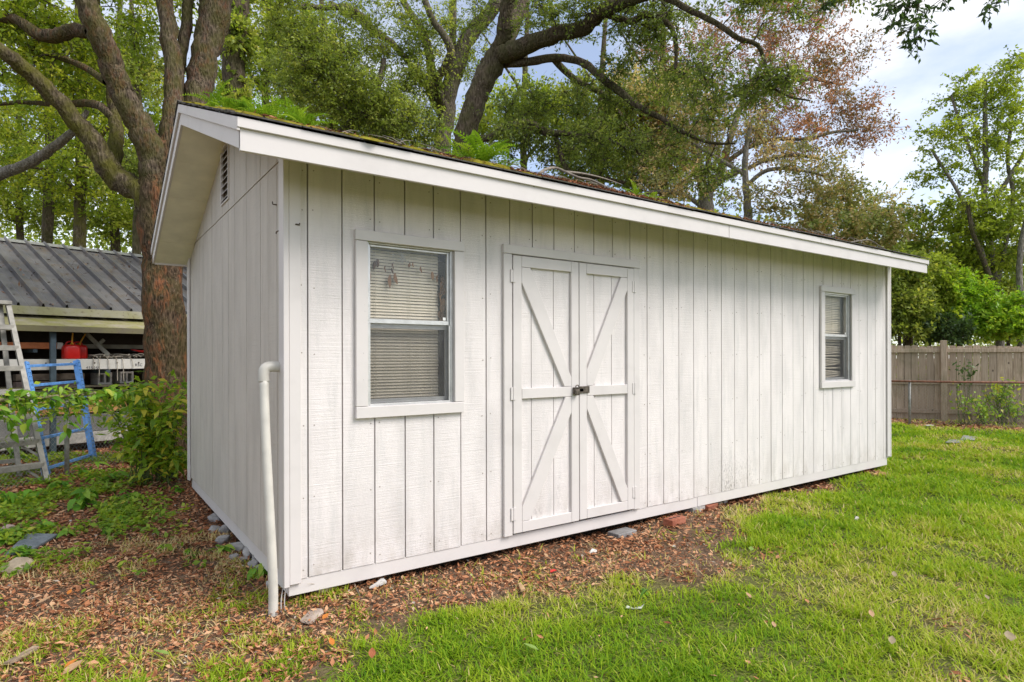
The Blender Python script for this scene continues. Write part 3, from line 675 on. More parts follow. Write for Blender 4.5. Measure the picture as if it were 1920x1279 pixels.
# ------------------------------------------------------------------ trees
big = [(312, 735, 35, 8.2), (311, 610, 36, 8.2), (306, 500, 34, 8.2), (302, 420, 34, 8.2), (304, 340, 36, 8.25), (312, 285, 33, 8.3)]
MT['bark_limb'] = bark_mat('limb_bark', (.016, .011, .007), (.17, .13, .092), (.085, .085, .018), .6, .35, (.13, .06, .032))
BB = {i: MT['bark_moss'] for i in (1, 2)}; BB.update({i: MT['bark_limb'] for i in range(3, 10)})
tree('old_tree', 'massive rough barked tree forking into several limbs behind the shed corner', 'tree',
     [big,
      [(297, 420, 22, 8.2), (269, 363, 23, 8.15), (225, 335, 24, 8.1), (195, 300, 22, 8.0), (175, 262, 19, 7.9), (145, 229, 17, 7.8), (84, 161, 16, 7.5), (40, 122, 15, 7.3), (0, 91, 14, 7.1), (-120, 10, 12, 6.8), (-260, -60, 8, 6.6)],
      [(205, 318, 17, 8.1), (216, 285, 14, 8.2), (219, 240, 12, 8.3), (214, 190, 11, 8.4), (208, 130, 9, 8.5), (190, 60, 7, 8.6), (180, -40, 5, 8.7)],
      [(300, 340, 30, 8.2), (283, 280, 27, 8.1), (255, 225, 24, 8.0), (232, 175, 23, 7.9), (218, 140, 22, 7.8), (200, 95, 21, 7.7), (185, 55, 21, 7.6), (158, -5, 20, 7.5), (110, -120, 16, 7.2)],
      [(318, 300, 20, 8.35), (320, 240, 19, 8.4), (327, 165, 18, 8.5), (322, 90, 16, 8.55), (314, 20, 16, 8.6), (305, -60, 14, 8.7)],
      [(330, 160, 10, 8.7), (342, 100, 11, 8.75), (351, 45, 10, 8.8), (358, -20, 9, 8.9)],
      [(318, 320, 24, 8.5), (352, 255, 26, 8.6), (368, 200, 25, 8.7), (378, 140, 25, 8.75), (390, 85, 26, 8.8), (403, 30, 29, 8.85), (412, -20, 30, 8.9), (420, -120, 24, 9)],
      [(170, 58, 13, 7.7), (140, 55, 13, 7.75), (105, 66, 13, 7.8), (72, 62, 12, 7.8), (45, 42, 10, 7.8), (20, 32, 9, 7.8), (-30, 30, 8, 7.8), (-120, 10, 6, 7.8)],
      [(200, 152, 7, 7.9), (150, 120, 6, 8.1), (95, 100, 5, 8.3), (30, 75, 4, 8.5), (-60, 40, 3, 8.6)],
      [(217, 225, 8, 8.32), (205, 212, 8, 8.3), (182, 195, 8, 8.4), (150, 192, 7, 8.6), (110, 195, 5, 8.8), (40, 190, 4, 9), (-50, 200, 3, 9)]],
     [(60, 40, 8.4, 110, 60, 1.2, 4), (250, 30, 9.2, 60, 40, .8, 1), (120, 130, 8.8, 100, 50, 1, 2), (-60, 140, 7.6, 80, 120, 1, 1), (300, -90, 8.5, 200, 60, 1.4, 2)],
     130, LF['yg'], MT['bark_big'], Ln=.060, Wd=.030, spread=.42, nt=7, nl=11, sides=16, rough=.06, barks=BB)
tree('ivy_tree', 'straight trunk wrapped in climbing green vine just right of the forked tree', 'tree',
     [[(447, 260, 21, 11.5), (443, 180, 20, 11.5), (440, 100, 20, 11.5), (447, 20, 19, 11.5), (450, -60, 18, 11.5)]],
     [(445, 190, 11.4, 26, 60, .35, 2), (452, 60, 11.4, 24, 70, .35, 2), (500, -60, 11.5, 120, 50, 1, 1)], 46, LF['oak2'], MT['bark_oak'], Ln=.08, Wd=.045, spread=.20, nt=6, nl=9, sides=12)
tree('live_oak', 'large spreading oak with leaning dark trunk rising behind the middle of the shed roof', 'tree',
     [[(868, 290, 22, 10.0), (874, 250, 21, 10.0), (892, 195, 20, 10.0), (905, 160, 20, 10.0), (926, 118, 21, 10.0), (942, 92, 20, 10.0)],
      [(938, 98, 15, 9.95), (945, 70, 14, 9.8), (948, 35, 13, 9.7), (956, 0, 13, 9.6), (970, -70, 11, 9.4)],
      [(945, 92, 15, 10.1), (962, 50, 15, 10.3), (978, 10, 14, 10.5), (990, -50, 12, 10.8)],
      [(940, 100, 17, 9.9), (965, 95, 17, 9.8), (1010, 76, 15, 9.6), (1060, 60, 14, 9.3), (1094, 55, 14, 9.1), (1127, 24, 13, 8.8), (1171, 5, 12, 8.5), (1230, -14, 11, 8.0), (1380, -40, 9, 7.2), (1560, -45, 7, 6.5), (1700, -40, 5, 6.2), (1850, -60, 4, 6.0)],
      [(905, 118, 9, 10.2), (940, 119, 8, 10.1), (976, 118, 8, 9.9), (1043, 109, 7, 9.7), (1094, 118, 7, 9.5), (1127, 145, 7, 9.3), (1158, 168, 7, 9.2), (1195, 198, 6, 9.0), (1232, 218, 5, 8.9), (1279, 247, 4, 8.8), (1330, 268, 3, 8.7), (1380, 270, 2, 8.6)],
      [(1040, 112, 6, 9.75), (1077, 148, 6, 9.9), (1127, 175, 5, 10.0), (1150, 198, 5, 10.1), (1164, 218, 4.5, 10.2), (1181, 249, 4, 10.2), (1200, 292, 3, 10.3)],
      [(885, 262, 7, 10.0), (922, 258, 7, 9.6), (938, 245, 7, 9.4), (953, 235, 7, 9.2), (993, 232, 7, 9.0), (1027, 249, 7, 8.9), (1060, 250, 5, 8.8), (1111, 256, 4, 8.8), (1160, 270, 3, 8.8)],
      [(1043, 256, 5, 8.9), (1053, 292, 5, 8.9), (1070, 323, 4.5, 8.9), (1127, 333, 4, 9.0), (1171, 343, 3, 9.1)],
      [(1230, -14, 7, 8.0), (1262, 2, 6, 7.9), (1300, 22, 5.5, 7.8), (1345, 45, 5, 7.7), (1385, 72, 4.5, 7.6), (1420, 85, 4, 7.6), (1435, 115, 3.2, 7.6), (1447, 160, 2.6, 7.6), (1480, 182, 2, 7.6), (1520, 190, 1.5, 7.6)],
      [(1127, 24, 6, 8.8), (1180, 40, 6, 8.7), (1215, 28, 6, 8.6), (1250, 42, 5, 8.5), (1268, 75, 4, 8.4), (1268, 130, 3, 8.4)]],
     [(1110, 20, 9.0, 150, 22, .9, 2.2), (1240, 120, 8.9, 110, 80, .9, 2.0), (1330, 170, 8.4, 80, 70, .7, 1.4), (1450, 165, 7.7, 60, 30, .5, 1.2), (1130, 190, 9.6, 90, 50, .7, 1.8), (1000, 30, 9.5, 45, 30, .6, .6), (985, 200, 9.3, 60, 28, .5, 1.0),
      (1000, 262, 9.0, 90, 28, .5, 1.5), (1120, 290, 9.0, 90, 45, .7, 2.2), (1235, 285, 8.9, 70, 50, .6, .9), (1220, 30, 8.6, 90, 30, .6, 1.5), (1440, 0, 7.4, 120, 24, .5, 1.0), (905, 30, 9.9, 30, 25, .5, .4), (1340, 330, 9.2, 50, 40, .5, .7),
      (1600, -60, 6.4, 120, 36, .5, 1.2)],
     250, LF['oak'], MT['bark_oak'], Ln=.048, Wd=.020, spread=.30, nt=8, nl=12, brk=.017, sides=14, rough=.05, hue=.5)
# twigs of the same oak that hang into the sky at the upper right
tree('overhanging_branch', 'dark leafy twigs hanging into the sky at the upper right', 'branch',
     [[(2900, 900, 60, 6.6), (2850, 300, 52, 6.6), (2700, -150, 30, 6.4), (2300, -330, 14, 6.2), (1900, -260, 6, 6.0), (1760, -140, 4, 6.0), (1728, -30, 3, 6.0), (1722, 20, 2, 6.0)]],
     [(1705, 20, 6.0, 42, 28, .2, 4), (1718, 75, 6.0, 26, 28, .15, 2.2), (1660, 10, 6.0, 22, 10, .1, .8), (1780, -6, 6.0, 40, 10, .2, 1), (1875, 0, 6.0, 40, 14, .2, 1.3), (1545, 2, 6.3, 22, 14, .2, 1)],
     15, LF['dark'], MT['bark_oak'], Ln=.066, Wd=.024, spread=.12, nt=4, nl=6, droop=.6, base=at(2900, 1100, 6.6))
tree('second_oak', 'paler grey oak with upright limbs standing behind the leaning oak', 'tree',
     [[(830, 260, 17, 14), (838, 215, 16, 14), (845, 161, 16, 14), (862, 111, 15, 14), (882, 67, 14, 14), (919, 24, 13, 14), (945, -10, 12, 14), (990, -80, 8, 14)],
      [(836, 205, 9, 13.9), (826, 178, 8, 13.6), (823, 148, 8, 13.4), (842, 115, 8, 13.2), (846, 95, 8, 13.1), (838, 72, 7, 13), (815, 40, 6, 13), (800, 5, 6, 13), (785, -60, 4, 13)],
      [(840, 232, 8, 14.1), (818, 196, 8, 14.2), (812, 175, 8, 14.2), (808, 120, 8, 14.2), (803, 85, 8, 14.2), (785, 45, 7, 14.2), (760, 5, 6, 14.2), (740, -50, 4, 14)],
      [(640, 250, 9, 13), (668, 225, 9, 13), (698, 208, 9, 13), (706, 180, 7, 13), (712, 150, 6, 13), (722, 110, 4, 13)],
      [(815, 184, 6, 14.2), (800, 160, 6, 14.3), (770, 120, 5, 14.3), (735, 80, 6, 14.2), (700, 55, 6, 14.1), (665, 30, 6, 14), (620, 5, 5, 14)],
      [(560, 10, 5, 13), (610, 14, 5, 13.2), (650, 12, 6, 13.4), (680, 30, 6, 13.8), (700, 55, 6, 14)],
      [(845, 170, 5, 14), (850, 60, 7, 14.3), (853, -30, 6, 14.3)]],
     [(700, 190, 12.8, 70, 60, .8, 3), (760, 240, 12.8, 75, 45, .8, 2.4), (680, 60, 13.4, 90, 60, 1, 2.2), (780, 60, 13.4, 50, 50, 1, 1.0), (590, 130, 12.5, 70, 80, .8, 2.6), (890, 110, 14, 30, 40, .6, .4), (860, 40, 13.8, 40, 40, .6, .5), (540, 40, 12.5, 60, 50, .8, 1.2), (790, 150, 13.4, 60, 60, .8, 1.5), (640, 150, 12.8, 70, 90, .8, 2)],
     330, LF['oak2'], MT['bark_second'], Ln=.060, Wd=.025, spread=.42, nt=8, nl=12, sides=12, hue=.55)
tree('russet_tree', 'broad tree with reddish brown thinning autumn crown above the right half of the roof', 'tree',
     [[(1322, 420, 14, 19), (1325, 390, 13, 19), (1324, 362, 13, 19)],
      [(1322, 365, 9, 19), (1315, 330, 8, 19), (1308, 295, 8, 19), (1304, 250, 6, 19), (1320, 200, 4, 19), (1330, 140, 3, 19)],
      [(1326, 365, 9, 19), (1345, 340, 8, 19), (1358, 305, 7, 19.2), (1370, 260, 6, 19.4), (1390, 200, 5, 19.6), (1420, 140, 4, 19.8), (1450, 80, 3, 20)],
      [(1338, 350, 6, 19), (1368, 330, 5, 19), (1400, 318, 4, 19), (1440, 300, 4, 19), (1490, 292, 3, 19), (1540, 300, 2.5, 19)],
      [(1356, 310, 5, 19.1), (1400, 280, 4, 19), (1450, 262, 4, 18.8), (1510, 262, 3, 18.6), (1560, 250, 3, 18.6), (1610, 245, 2, 18.6)],
      [(1325, 395, 5, 19), (1290, 370, 4, 19), (1250, 360, 4, 19), (1210, 362, 3, 19)],
      [(1327, 330, 4, 19), (1328, 290, 4, 19.1), (1332, 250, 3, 19.2)],
      [(1388, 205, 4, 19.6), (1440, 170, 3, 19.7), (1510, 150, 3, 19.8), (1580, 160, 2, 19.9)]],
     [(1440, 60, 20, 110, 60, 2, 3), (1560, 120, 20, 85, 60, 1.6, 2.8), (1420, 180, 19.5, 110, 70, 2, 3), (1590, 210, 19, 70, 40, 1.2, 1.4), (1480, 260, 19, 100, 40, 1.5, 2), (1620, 245, 18.8, 48, 30, .9, .9), (1320, 90, 20, 70, 70, 1.6, 1.6), (1500, 20, 20, 90, 30, 1.4, 1.2), (1230, 130, 20.5, 80, 90, 1, 2.0), (1270, 250, 19.5, 80, 60, 1, 1.6), (1330, 300, 19.5, 60, 40, 1, .8)],
     370, LF['red'], MT['bark_grey'], Ln=.085, Wd=.038, spread=.55, nt=7, nl=7, sides=10, hue=.75)
tree('olive_tree', 'olive green and brown tree with low drooping sprays over the far half of the roof', 'tree',
     [[(1405, 420, 8, 17.5), (1402, 380, 7, 17.5), (1398, 330, 6, 17.5), (1400, 280, 5, 17.5), (1410, 230, 3, 17.5)],
      [(1400, 350, 4, 17.5), (1440, 320, 4, 17.3), (1500, 320, 3, 17), (1560, 335, 2, 16.8)],
      [(1399, 330, 4, 17.5), (1350, 300, 4, 17.6), (1300, 270, 3, 17.6)]],
     [(1360, 240, 17.5, 85, 55, 1.2, 2.4), (1480, 300, 17, 85, 28, 1, 1.4), (1530, 340, 16.8, 75, 34, .9, 1.6), (1270, 330, 17.4, 60, 55, 1, 1.6), (1420, 375, 17, 90, 26, .8, 1.2), (1300, 200, 17.6, 60, 60, 1, 1.0)],
     120, LF['brown'], MT['bark_grey'], Ln=.085, Wd=.040, spread=.48, nt=7, nl=8, hue=.7)
tree('mottled_tree', 'rounded green tree mottled with orange pink leaves above the far end of the roof', 'tree',
     [[(1600, 560, 9, 18), (1602, 500, 8, 18), (1605, 450, 6, 18), (1610, 410, 4, 18)]],
     [(1580, 440, 17.6, 90, 55, 1.4, 3), (1660, 440, 17.8, 80, 60, 1.4, 3), (1500, 410, 17.6, 60, 40, 1, 1.5), (1560, 380, 18, 60, 40, 1, 1.3), (1700, 500, 17.8, 70, 50, 1.2, 2), (1640, 395, 18.4, 50, 25, 1, .8)],
     170, LF['orange'], MT['bark_oak'], Ln=.09, Wd=.045, spread=.45, nt=8, nl=10, hue=.55)
tree('lime_tree', 'tall open tree with light yellow green leaves against the sky at the right edge', 'tree',
     [[(1875, 640, 7, 16), (1868, 560, 6, 16), (1860, 480, 5.5, 16), (1848, 420, 5, 16), (1846, 360, 4.5, 16), (1850, 300, 5, 16), (1848, 230, 4, 16), (1850, 150, 2, 16)],
      [(1868, 560, 4.5, 16), (1840, 470, 4, 15.8), (1815, 400, 3.5, 15.6), (1790, 350, 3, 15.6), (1752, 290, 2.5, 15.6)],
      [(1870, 540, 4, 16), (1890, 440, 4, 16.2), (1900, 370, 3.5, 16.2), (1890, 300, 3, 16.2), (1900, 210, 3, 16.2)],
      [(1846, 350, 4, 16), (1822, 290, 3, 16), (1800, 230, 2.5, 16), (1785, 180, 2, 16)],
      [(1848, 400, 4, 16), (1890, 340, 4, 15.8), (1930, 270, 3, 15.6), (1960, 180, 2, 15.6)]],
     [(1800, 190, 16, 42, 36, .8, 1.3), (1850, 160, 16, 60, 40, .9, 2), (1760, 265, 15.7, 45, 35, .8, 1.3), (1840, 260, 16, 70, 45, 1, 2.2), (1905, 210, 16, 50, 60, 1, 2), (1780, 320, 15.7, 60, 25, .8, 1.0), (1880, 330, 16, 60, 30, 1, 1.3), (1900, 120, 16, 30, 20, .6, .6), (1960, 250, 16, 50, 100, 1, 1.2), (1850, 390, 15.8, 80, 30, 1, 1.0)],
     125, LF['lime'], MT['bark_grey'], Ln=.074, Wd=.040, spread=.36, nt=7, nl=10, hue=.6, brk=.004)
tree('leafy_tree', 'bright green leafy tree crown filling the space above the board fence', 'tree',
     [[(1700, 760, 8, 16.5), (1702, 640, 8, 16.5), (1710, 560, 6, 16.5), (1720, 480, 4, 16.5)],
      [(1862, 560, 5, 15.6), (1855, 520, 4.5, 15.5), (1838, 475, 4, 15.4), (1822, 430, 3.5, 15.3), (1815, 380, 3, 15.3)]],
     [(1800, 420, 16, 110, 50, 1, 3), (1880, 470, 16.2, 80, 70, 1, 3), (1760, 500, 16.4, 90, 60, 1, 3), (1840, 540, 16.4, 110, 50, .8, 3), (1930, 400, 16, 60, 60, 1, 1), (1710, 570, 15.8, 60, 60, .7, 2)],
     200, LF['lime'], MT['bark_oak'], Ln=.085, Wd=.046, spread=.40, nt=8, nl=10, hue=.75, brk=.005)
tree('pale_trunk_tree', 'pale lichen covered trunk at the right edge behind the fence shrubs', 'tree',
     [[(1914, 640, 6, 15.2), (1915, 580, 6, 15.2), (1912, 520, 5, 15.2), (1916, 450, 4.5, 15.2), (1935, 380, 4, 15.2), (1965, 250, 3, 15.2)]],
     [(1950, 380, 15.3, 40, 60, .5, 1)], 10, LF['oak2'], MT['bark_grey'], Ln=.09, Wd=.045, sides=12)
shr = ['glossy bright green shrub bulging over the board fence right of its tall post', 'bright green shrub crowding the fence top at the right picture edge', 'olive feathery shrub over the fence beside the shed corner', 'yellowish green shrub leaning over the fence post', 'deep green rounded shrub low against the fence just right of its post']
for (px, py, d, rx, ry, n, mat), lab in zip([(1800, 570, 15.2, 60, 62, 95, 'shrub'), (1893, 590, 14.6, 60, 42, 75, 'shrub'), (1690, 545, 14.9, 55, 85, 105, 'oak2'), (1745, 535, 15.3, 50, 70, 80, 'lime'), (1770, 612, 14.8, 45, 26, 36, 'dark')], shr):
    tree('fence_shrub', lab, 'shrub', [[(px, 780, 4, d), (px+4, 700, 3, d), (px-3, 640, 3, d), (px, py, 2, d)]],
         [(px, py, d, rx, ry, .55, 3), (px, py+ry*.6, d, rx*1.1, ry*.5, .5, 1.5)], n, LF[mat], MT['bark_twig'], Ln=.085, Wd=.038, spread=.26, nt=8, nl=9, group='shrubs behind the board fence', hue=.5)
# --- the wood at the left, behind the carport
bgt = [  # px, trunk radius px, depth, lean px, crown blobs, leaf
 (90, 9, 16, -4, [(80, 330, 16, 110, 60, 2, 2), (40, 180, 16, 110, 80, 2, 2), (120, 80, 16, 90, 60, 2, 1.5)], 'yg', 'slim brown trunk in the wood nearest the left edge', 110),
 (151, 10, 15, -2, [(170, 330, 15, 80, 60, 1.4, 2), (150, 210, 15, 90, 60, 1.6, 2), (200, 120, 15.5, 80, 70, 1.5, 2)], 'yg', 'mossy straight trunk between the brown trunk and the forked tree', 110),
 (38, 6, 20, 3, [(30, 370, 20, 90, 50, 2, 2), (20, 260, 20, 80, 80, 2, 2)], 'lime', 'thin dark trunk deep in the left wood', 90),
 (215, 8, 21, 6, [(220, 400, 21, 80, 46, 2, 2), (240, 290, 20, 70, 60, 2, 2), (260, 180, 20, 80, 90, 2, 2.4)], 'lime', 'trunk half hidden by the mossy limb of the forked tree', 120),
 (258, 7, 13.5, -5, [(250, 310, 13, 40, 50, .9, 1.6), (262, 110, 13.5, 50, 80, 1, 1.6)], 'oak2', 'leafy young tree seen through the fork of the big tree', 60),
 (500, 8, 19, 3, [(480, 130, 19, 90, 90, 2, 2), (560, 60, 19, 80, 80, 2, 1.8)], 'yg', 'yellow green tree behind the left end of the shed roof', 95),
 (620, 9, 17, -8, [(600, 170, 17, 90, 90, 2, 2), (700, 230, 17, 90, 50, 1.6, 1.6)], 'oak2', 'bushy tree behind the ferns on the roof', 95),
 (985, 7, 21, 3, [(990, 210, 21, 80, 40, 2, 2), (1060, 230, 21, 70, 60, 2, 1.8), (905, 230, 21, 50, 50, 1.6, 1.2)], 'lime', 'pale green tree beyond the leaning oak', 95),
 (1130, 7, 20, 4, [(1110, 300, 20, 90, 50, 2, 2), (1180, 250, 20.5, 80, 70, 2, 2), (1080, 180, 20.5, 60, 40, 1.4, .8)], 'oak2', 'green tree between the leaning oak and the russet tree', 95),
 (1245, 8, 20, 0, [(1240, 220, 20, 70, 90, 2, 2), (1230, 330, 20, 60, 50, 2, 1.2), (1160, 200, 20, 60, 60, 2, 1)], 'orange', 'green tree touched with orange left of the russet tree', 150)]
for px, r, d, lean, bl, mat, what, n in bgt:
    tree('woodland_tree', what, 'tree', [[(px+lean, 560, r*1.15, d), (px, 420, r, d), (px-lean, 280, r*.9, d), (px, 140, r*.75, d), (px+lean*2, 0, r*.5, d), (px, -90, r*.3, d)],
         [(px, 300, r*.5, d), (px+60, 230, r*.35, d), (px+110, 190, r*.2, d)], [(px-2, 360, r*.45, d), (px-50, 320, r*.3, d), (px-110, 310, r*.18, d)], [(px, 180, r*.4, d), (px-40, 120, r*.3, d), (px-80, 60, r*.2, d)]],
         bl, n, LF[mat], MT['bark_moss'] if px == 151 else MT['bark_oak'], Ln=.0048*d, Wd=.0026*d, spread=.032*d, nt=8, nl=12, group='trees of the wood behind the shed', hue=.7)
tree('bare_limb_tree', 'grey limb slanting up from the left edge below the mossy limb', 'tree',
     [[(-140, 720, 16, 9.6), (-130, 560, 14, 9.6), (-100, 400, 13, 9.5), (-50, 350, 12, 9.4), (0, 326, 10, 9.2), (40, 310, 9.5, 9.1), (75, 292, 9, 9), (110, 268, 8, 8.9), (140, 243, 7, 8.8), (165, 205, 4, 8.8)]],
     [(-140, 260, 9.5, 60, 60, .8, 1)], 14, LF['yg'], MT['bark_grey'], sides=10)
dw = Acc()
for k in range(620):
    px = rng.uniform(-400, 2300); d = rng.uniform(24, 40); c = at(px, 660-rng.uniform(0, 1)**1.2*(300 if px < 1300 else 235)*24/d, d)
    m = 150; p = c+rng.normal(0, 1, (m, 3))*[1.5, 1.5, .9]; tip = unit(rng.normal(size=(m, 3))); nr = unit(rng.normal(size=(m, 3))+[0, 0, .6]); s = rng.uniform(.7, 1.3, m)
    v, f = leaf_quads(p, tip, nr, .23*s, .14*s); dw.add(v, f, np.clip(.7*rng.uniform()+.3*rng.uniform(0, 1, m), 0, 1))
tag(dw.build('distant_wood', LF['oak2'], None), 'mass of far green woodland closing the view behind the yard', 'woodland', kind='stuff')

# ------------------------------------------------------------------ board fence at the right
MT['board'] = None
def board_mat():
    m = M('weathered_board', .9, .15); g = m.noise(9, 6, (5, 5, .35), .65, .6); k = m.noise(2.5, 4, (1, 1, .6)); kn = m.voro(3.4, (1.2, 1.2, .8))
    c = m.ramp(g, [(.3, (.28, .205, .14)), (.55, (.55, .43, .32)), (.75, (.67, .56, .45))]); c = m.mix(m.rng(m.orand(), 0, 1, 0, .7), c, (.30, .235, .18))
    c = m.mix(m.rng(k, .5, .75, 0, .5), c, (.36, .27, .20)); c = m.mix(m.rng(kn, .085, .045, 0, .75), c, (.06, .045, .035)); c = m.mix(m.math('MULTIPLY', m.rng(m.noise(2.3, 4), .52, .7), .4), c, (.15, .155, .08))
    m.col(c).bump(g, .5, .006); return m.m
MT['board'] = board_mat(); MT['board_end'] = plain('board_rail', (.60, .48, .37), .9, var=.25, scale=8)
FA = np.array([14.02, 2.86]); FB = np.array([15.29, .81]); FD = (FB-FA)/np.linalg.norm(FB-FA); FN = np.array([FD[1], -FD[0]]);
if FN @ (CAM[:2]-FA) < 0: FN = -FN
def fp(u, v, z): q = FA+FD*u+FN*v; return np.array([q[0], q[1], z])
fence = thing('board_fence', 'weathered grey wooden board fence along the far right edge of the lawn', 'fence', (*FA, GZ))
FH = 1.66
u = -2.4
while u < 3.6:
    w = random.uniform(.128, .146); h = FH+random.uniform(-.02, .015)-.01*u
    a, b, n0, n1 = u+.004, u+w-.004, random.uniform(-.003, .003), -.019
    B().prism([fp(a, n0, GZ+.03), fp(b, n0, GZ+.03), fp(b, n0, GZ+h-.02), fp(b-.018, n0, GZ+h), fp(a+.018, n0, GZ+h), fp(a, n0, GZ+h-.02)], fp(0, n1, 0)-fp(0, 0, 0)).build('board', MT['board'], fence)
    u += w+.003
pu = None
p = gnd(1765, 790); pu = float((p[:2]-FA)@FD)
for u0 in (pu-2.35, pu, pu+2.35):
    B().prism([fp(u0-.055, .012, GZ-.1), fp(u0+.055, .012, GZ-.1), fp(u0+.055, .012, GZ+FH+.10), fp(u0-.055, .012, GZ+FH+.10)], fp(0, .10, 0)-fp(0, 0, 0)).build('post', MT['board'], fence, bevel=.006)
for z in (.16, .80, 1.50):
    for a, b in ((pu-2.29, pu-.06), (pu+.06, pu+2.29)):
        B().prism([fp(a, .006, GZ+z), fp(b, .006, GZ+z), fp(b, .006, GZ+z+.085), fp(a, .006, GZ+z+.085)], fp(0, .036, 0)-fp(0, 0, 0)).build('rail', MT['board'], fence, bevel=.003)
# --- chain link fences
MT['galv'] = plain('galvanised_pipe', (.34, .335, .31), .5, metal=.5, var=.2); MT['rust'] = plain('rusty_pipe', (.21, .095, .06), .75, var=.35, scale=20)
MT['wire'] = plain('chain_wire', (.36, .355, .33), .5, metal=.4)
def chainlink(name, label, a, b, h, posts, railmat, postmat, pitch=.065, rr=.021):
    a = np.array(a, float); b = np.array(b, float); d = b-a; ln = np.linalg.norm(d); d /= ln; nrm = np.array([-d[1], d[0]])
    t = thing(name, label, 'fence', (*a, GZ)); P = lambda u, z, v=0: np.array([*(a+d*u+nrm*v), z])
    B().tube([P(0, GZ+h), P(ln*.5, GZ+h-.012), P(ln, GZ+h)], rr, 8).build('top_rail', railmat, t, smooth=True)
    for u in posts:
        B().tube([P(u, GZ-.1, .035), P(u, GZ+h-.005, .035)], rr*1.25, 10).tube([P(u, GZ+h-.005, .035), P(u, GZ+h+.02, .035)], [rr*1.35, rr*.7], 10).build('post', postmat, t, smooth=True)
    ac = Acc(); nz = int((h-.04)/(pitch/1.0))
    for k in range(int(ln/pitch)):
        z = np.arange(nz+1)*pitch+GZ+.03; x = k*pitch+(np.arange(nz+1) % 2)*pitch
        pts = np.array([P(uu, zz, .006*(-1)**i) for i, (uu, zz) in enumerate(zip(x, z))]); v, f = tube(pts, .0016, 3); ac.add(v, f)
        x = k*pitch+((np.arange(nz+1)+1) % 2)*pitch; pts = np.array([P(uu, zz, -.006*(-1)**i) for i, (uu, zz) in enumerate(zip(x, z))]); v, f = tube(pts, .0016, 3); ac.add(v, f)
    tag(ac.build('wire_mesh', MT['wire'], t), kind='stuff'); return P
pr = gnd(1706, 797)[:2]
chainlink('chain_link_fence', 'rusty railed chain link fence standing in front of the board fence', pr-FD*1.4, pr+FD*3.2, .90, [1.4], MT['rust'], MT['galv'])
pl_ = gnd(130, 893)[:2]; dl_ = np.array([.68, .73]); dl_ /= np.linalg.norm(dl_)
chainlink('chain_link_fence', 'grey chain link fence overgrown with vines at the left of the yard', pl_-dl_*2.6, pl_+dl_*2.2, .985, [2.6], plain('lichen_pipe', (.25, .22, .13), .8, var=.3), MT['galv'], pitch=.06)

# ------------------------------------------------------------------ leaves as single pieces
def leaf_mesh(name, ln, w, droop, fold=.25):
    n = 4; v = []; f = []
    for i in range(n+1):
        t = i/n; ww = w*.5*(math.sin(math.pi*min(1, t**.8))**.9 if 0 < t < 1 else .02); zz = -droop*t*t*ln
        v += [(-ww, t*ln, zz+fold*ww), (0, t*ln, zz), (ww, t*ln, zz+fold*ww)]
    for i in range(n):
        a = i*3; f += [(a, a+1, a+4, a+3), (a+1, a+2, a+5, a+4)]
    me = bpy.data.meshes.new(name); me.from_pydata(v, [], f); me.polygons.foreach_set('use_smooth', np.ones(len(f), bool)); return me
def leafy(kind, mat, sizes):
    out = []
    for ln, w, dr in sizes:
        me = leaf_mesh(kind, ln, w, dr); me.materials.append(mat); out.append(me)
    return out
def put_leaf(me, parent, pos, az, pitch, roll, sc=1.0, name='leaf'):
    o = bpy.data.objects.new(name, me); COL.objects.link(o); setpar(o, parent)
    o.location = pos; o.rotation_euler = (pitch, roll, az); o.scale = (sc,)*3; return o
WEED = leafy('leaf', LF['weed'], [(.10, .055, .5), (.085, .04, .4), (.12, .05, .6)])
BUSH = leafy('leaf', LF['bush'], [(.14, .058, .5), (.12, .046, .4), (.155, .06, .7)])
def plant(name, label, cat, x, y, h, r, nst, per, shapes, group=None, sc=1.0, leaf='leaf', stemmat=None):
    z0 = float(ground_z(x, y)); t = thing(name, label, cat, (x, y, z0), group); st = B()
    for k in range(nst):
        az = rng.uniform(0, 6.28); rr = r*rng.uniform(.2, 1); hh = h*rng.uniform(.55, 1.05)
        e = np.array([x+rr*math.cos(az), y+rr*math.sin(az), z0+hh]); s = np.array([x+rng.normal(0, .02), y+rng.normal(0, .02), z0-.02]); m = (s+e)/2+[0, 0, hh*.15]
        P = spline([s, m, e], 4); st.tube(P, np.linspace(.004, .0015, len(P)), 4)
        for j in range(per):
            t_ = rng.uniform(.3, 1); q = P[min(len(P)-1, int(t_*len(P)))]
            put_leaf(shapes[rng.integers(len(shapes))], t, q, rng.uniform(0, 6.28), rng.uniform(-.5, .35), rng.normal(0, .3), sc*rng.uniform(.6, 1.2), leaf)
    st.build('stems', stemmat or plain_stem, t)
    return t
plain_stem = plain('green_stem', (.10, .13, .04), .7)

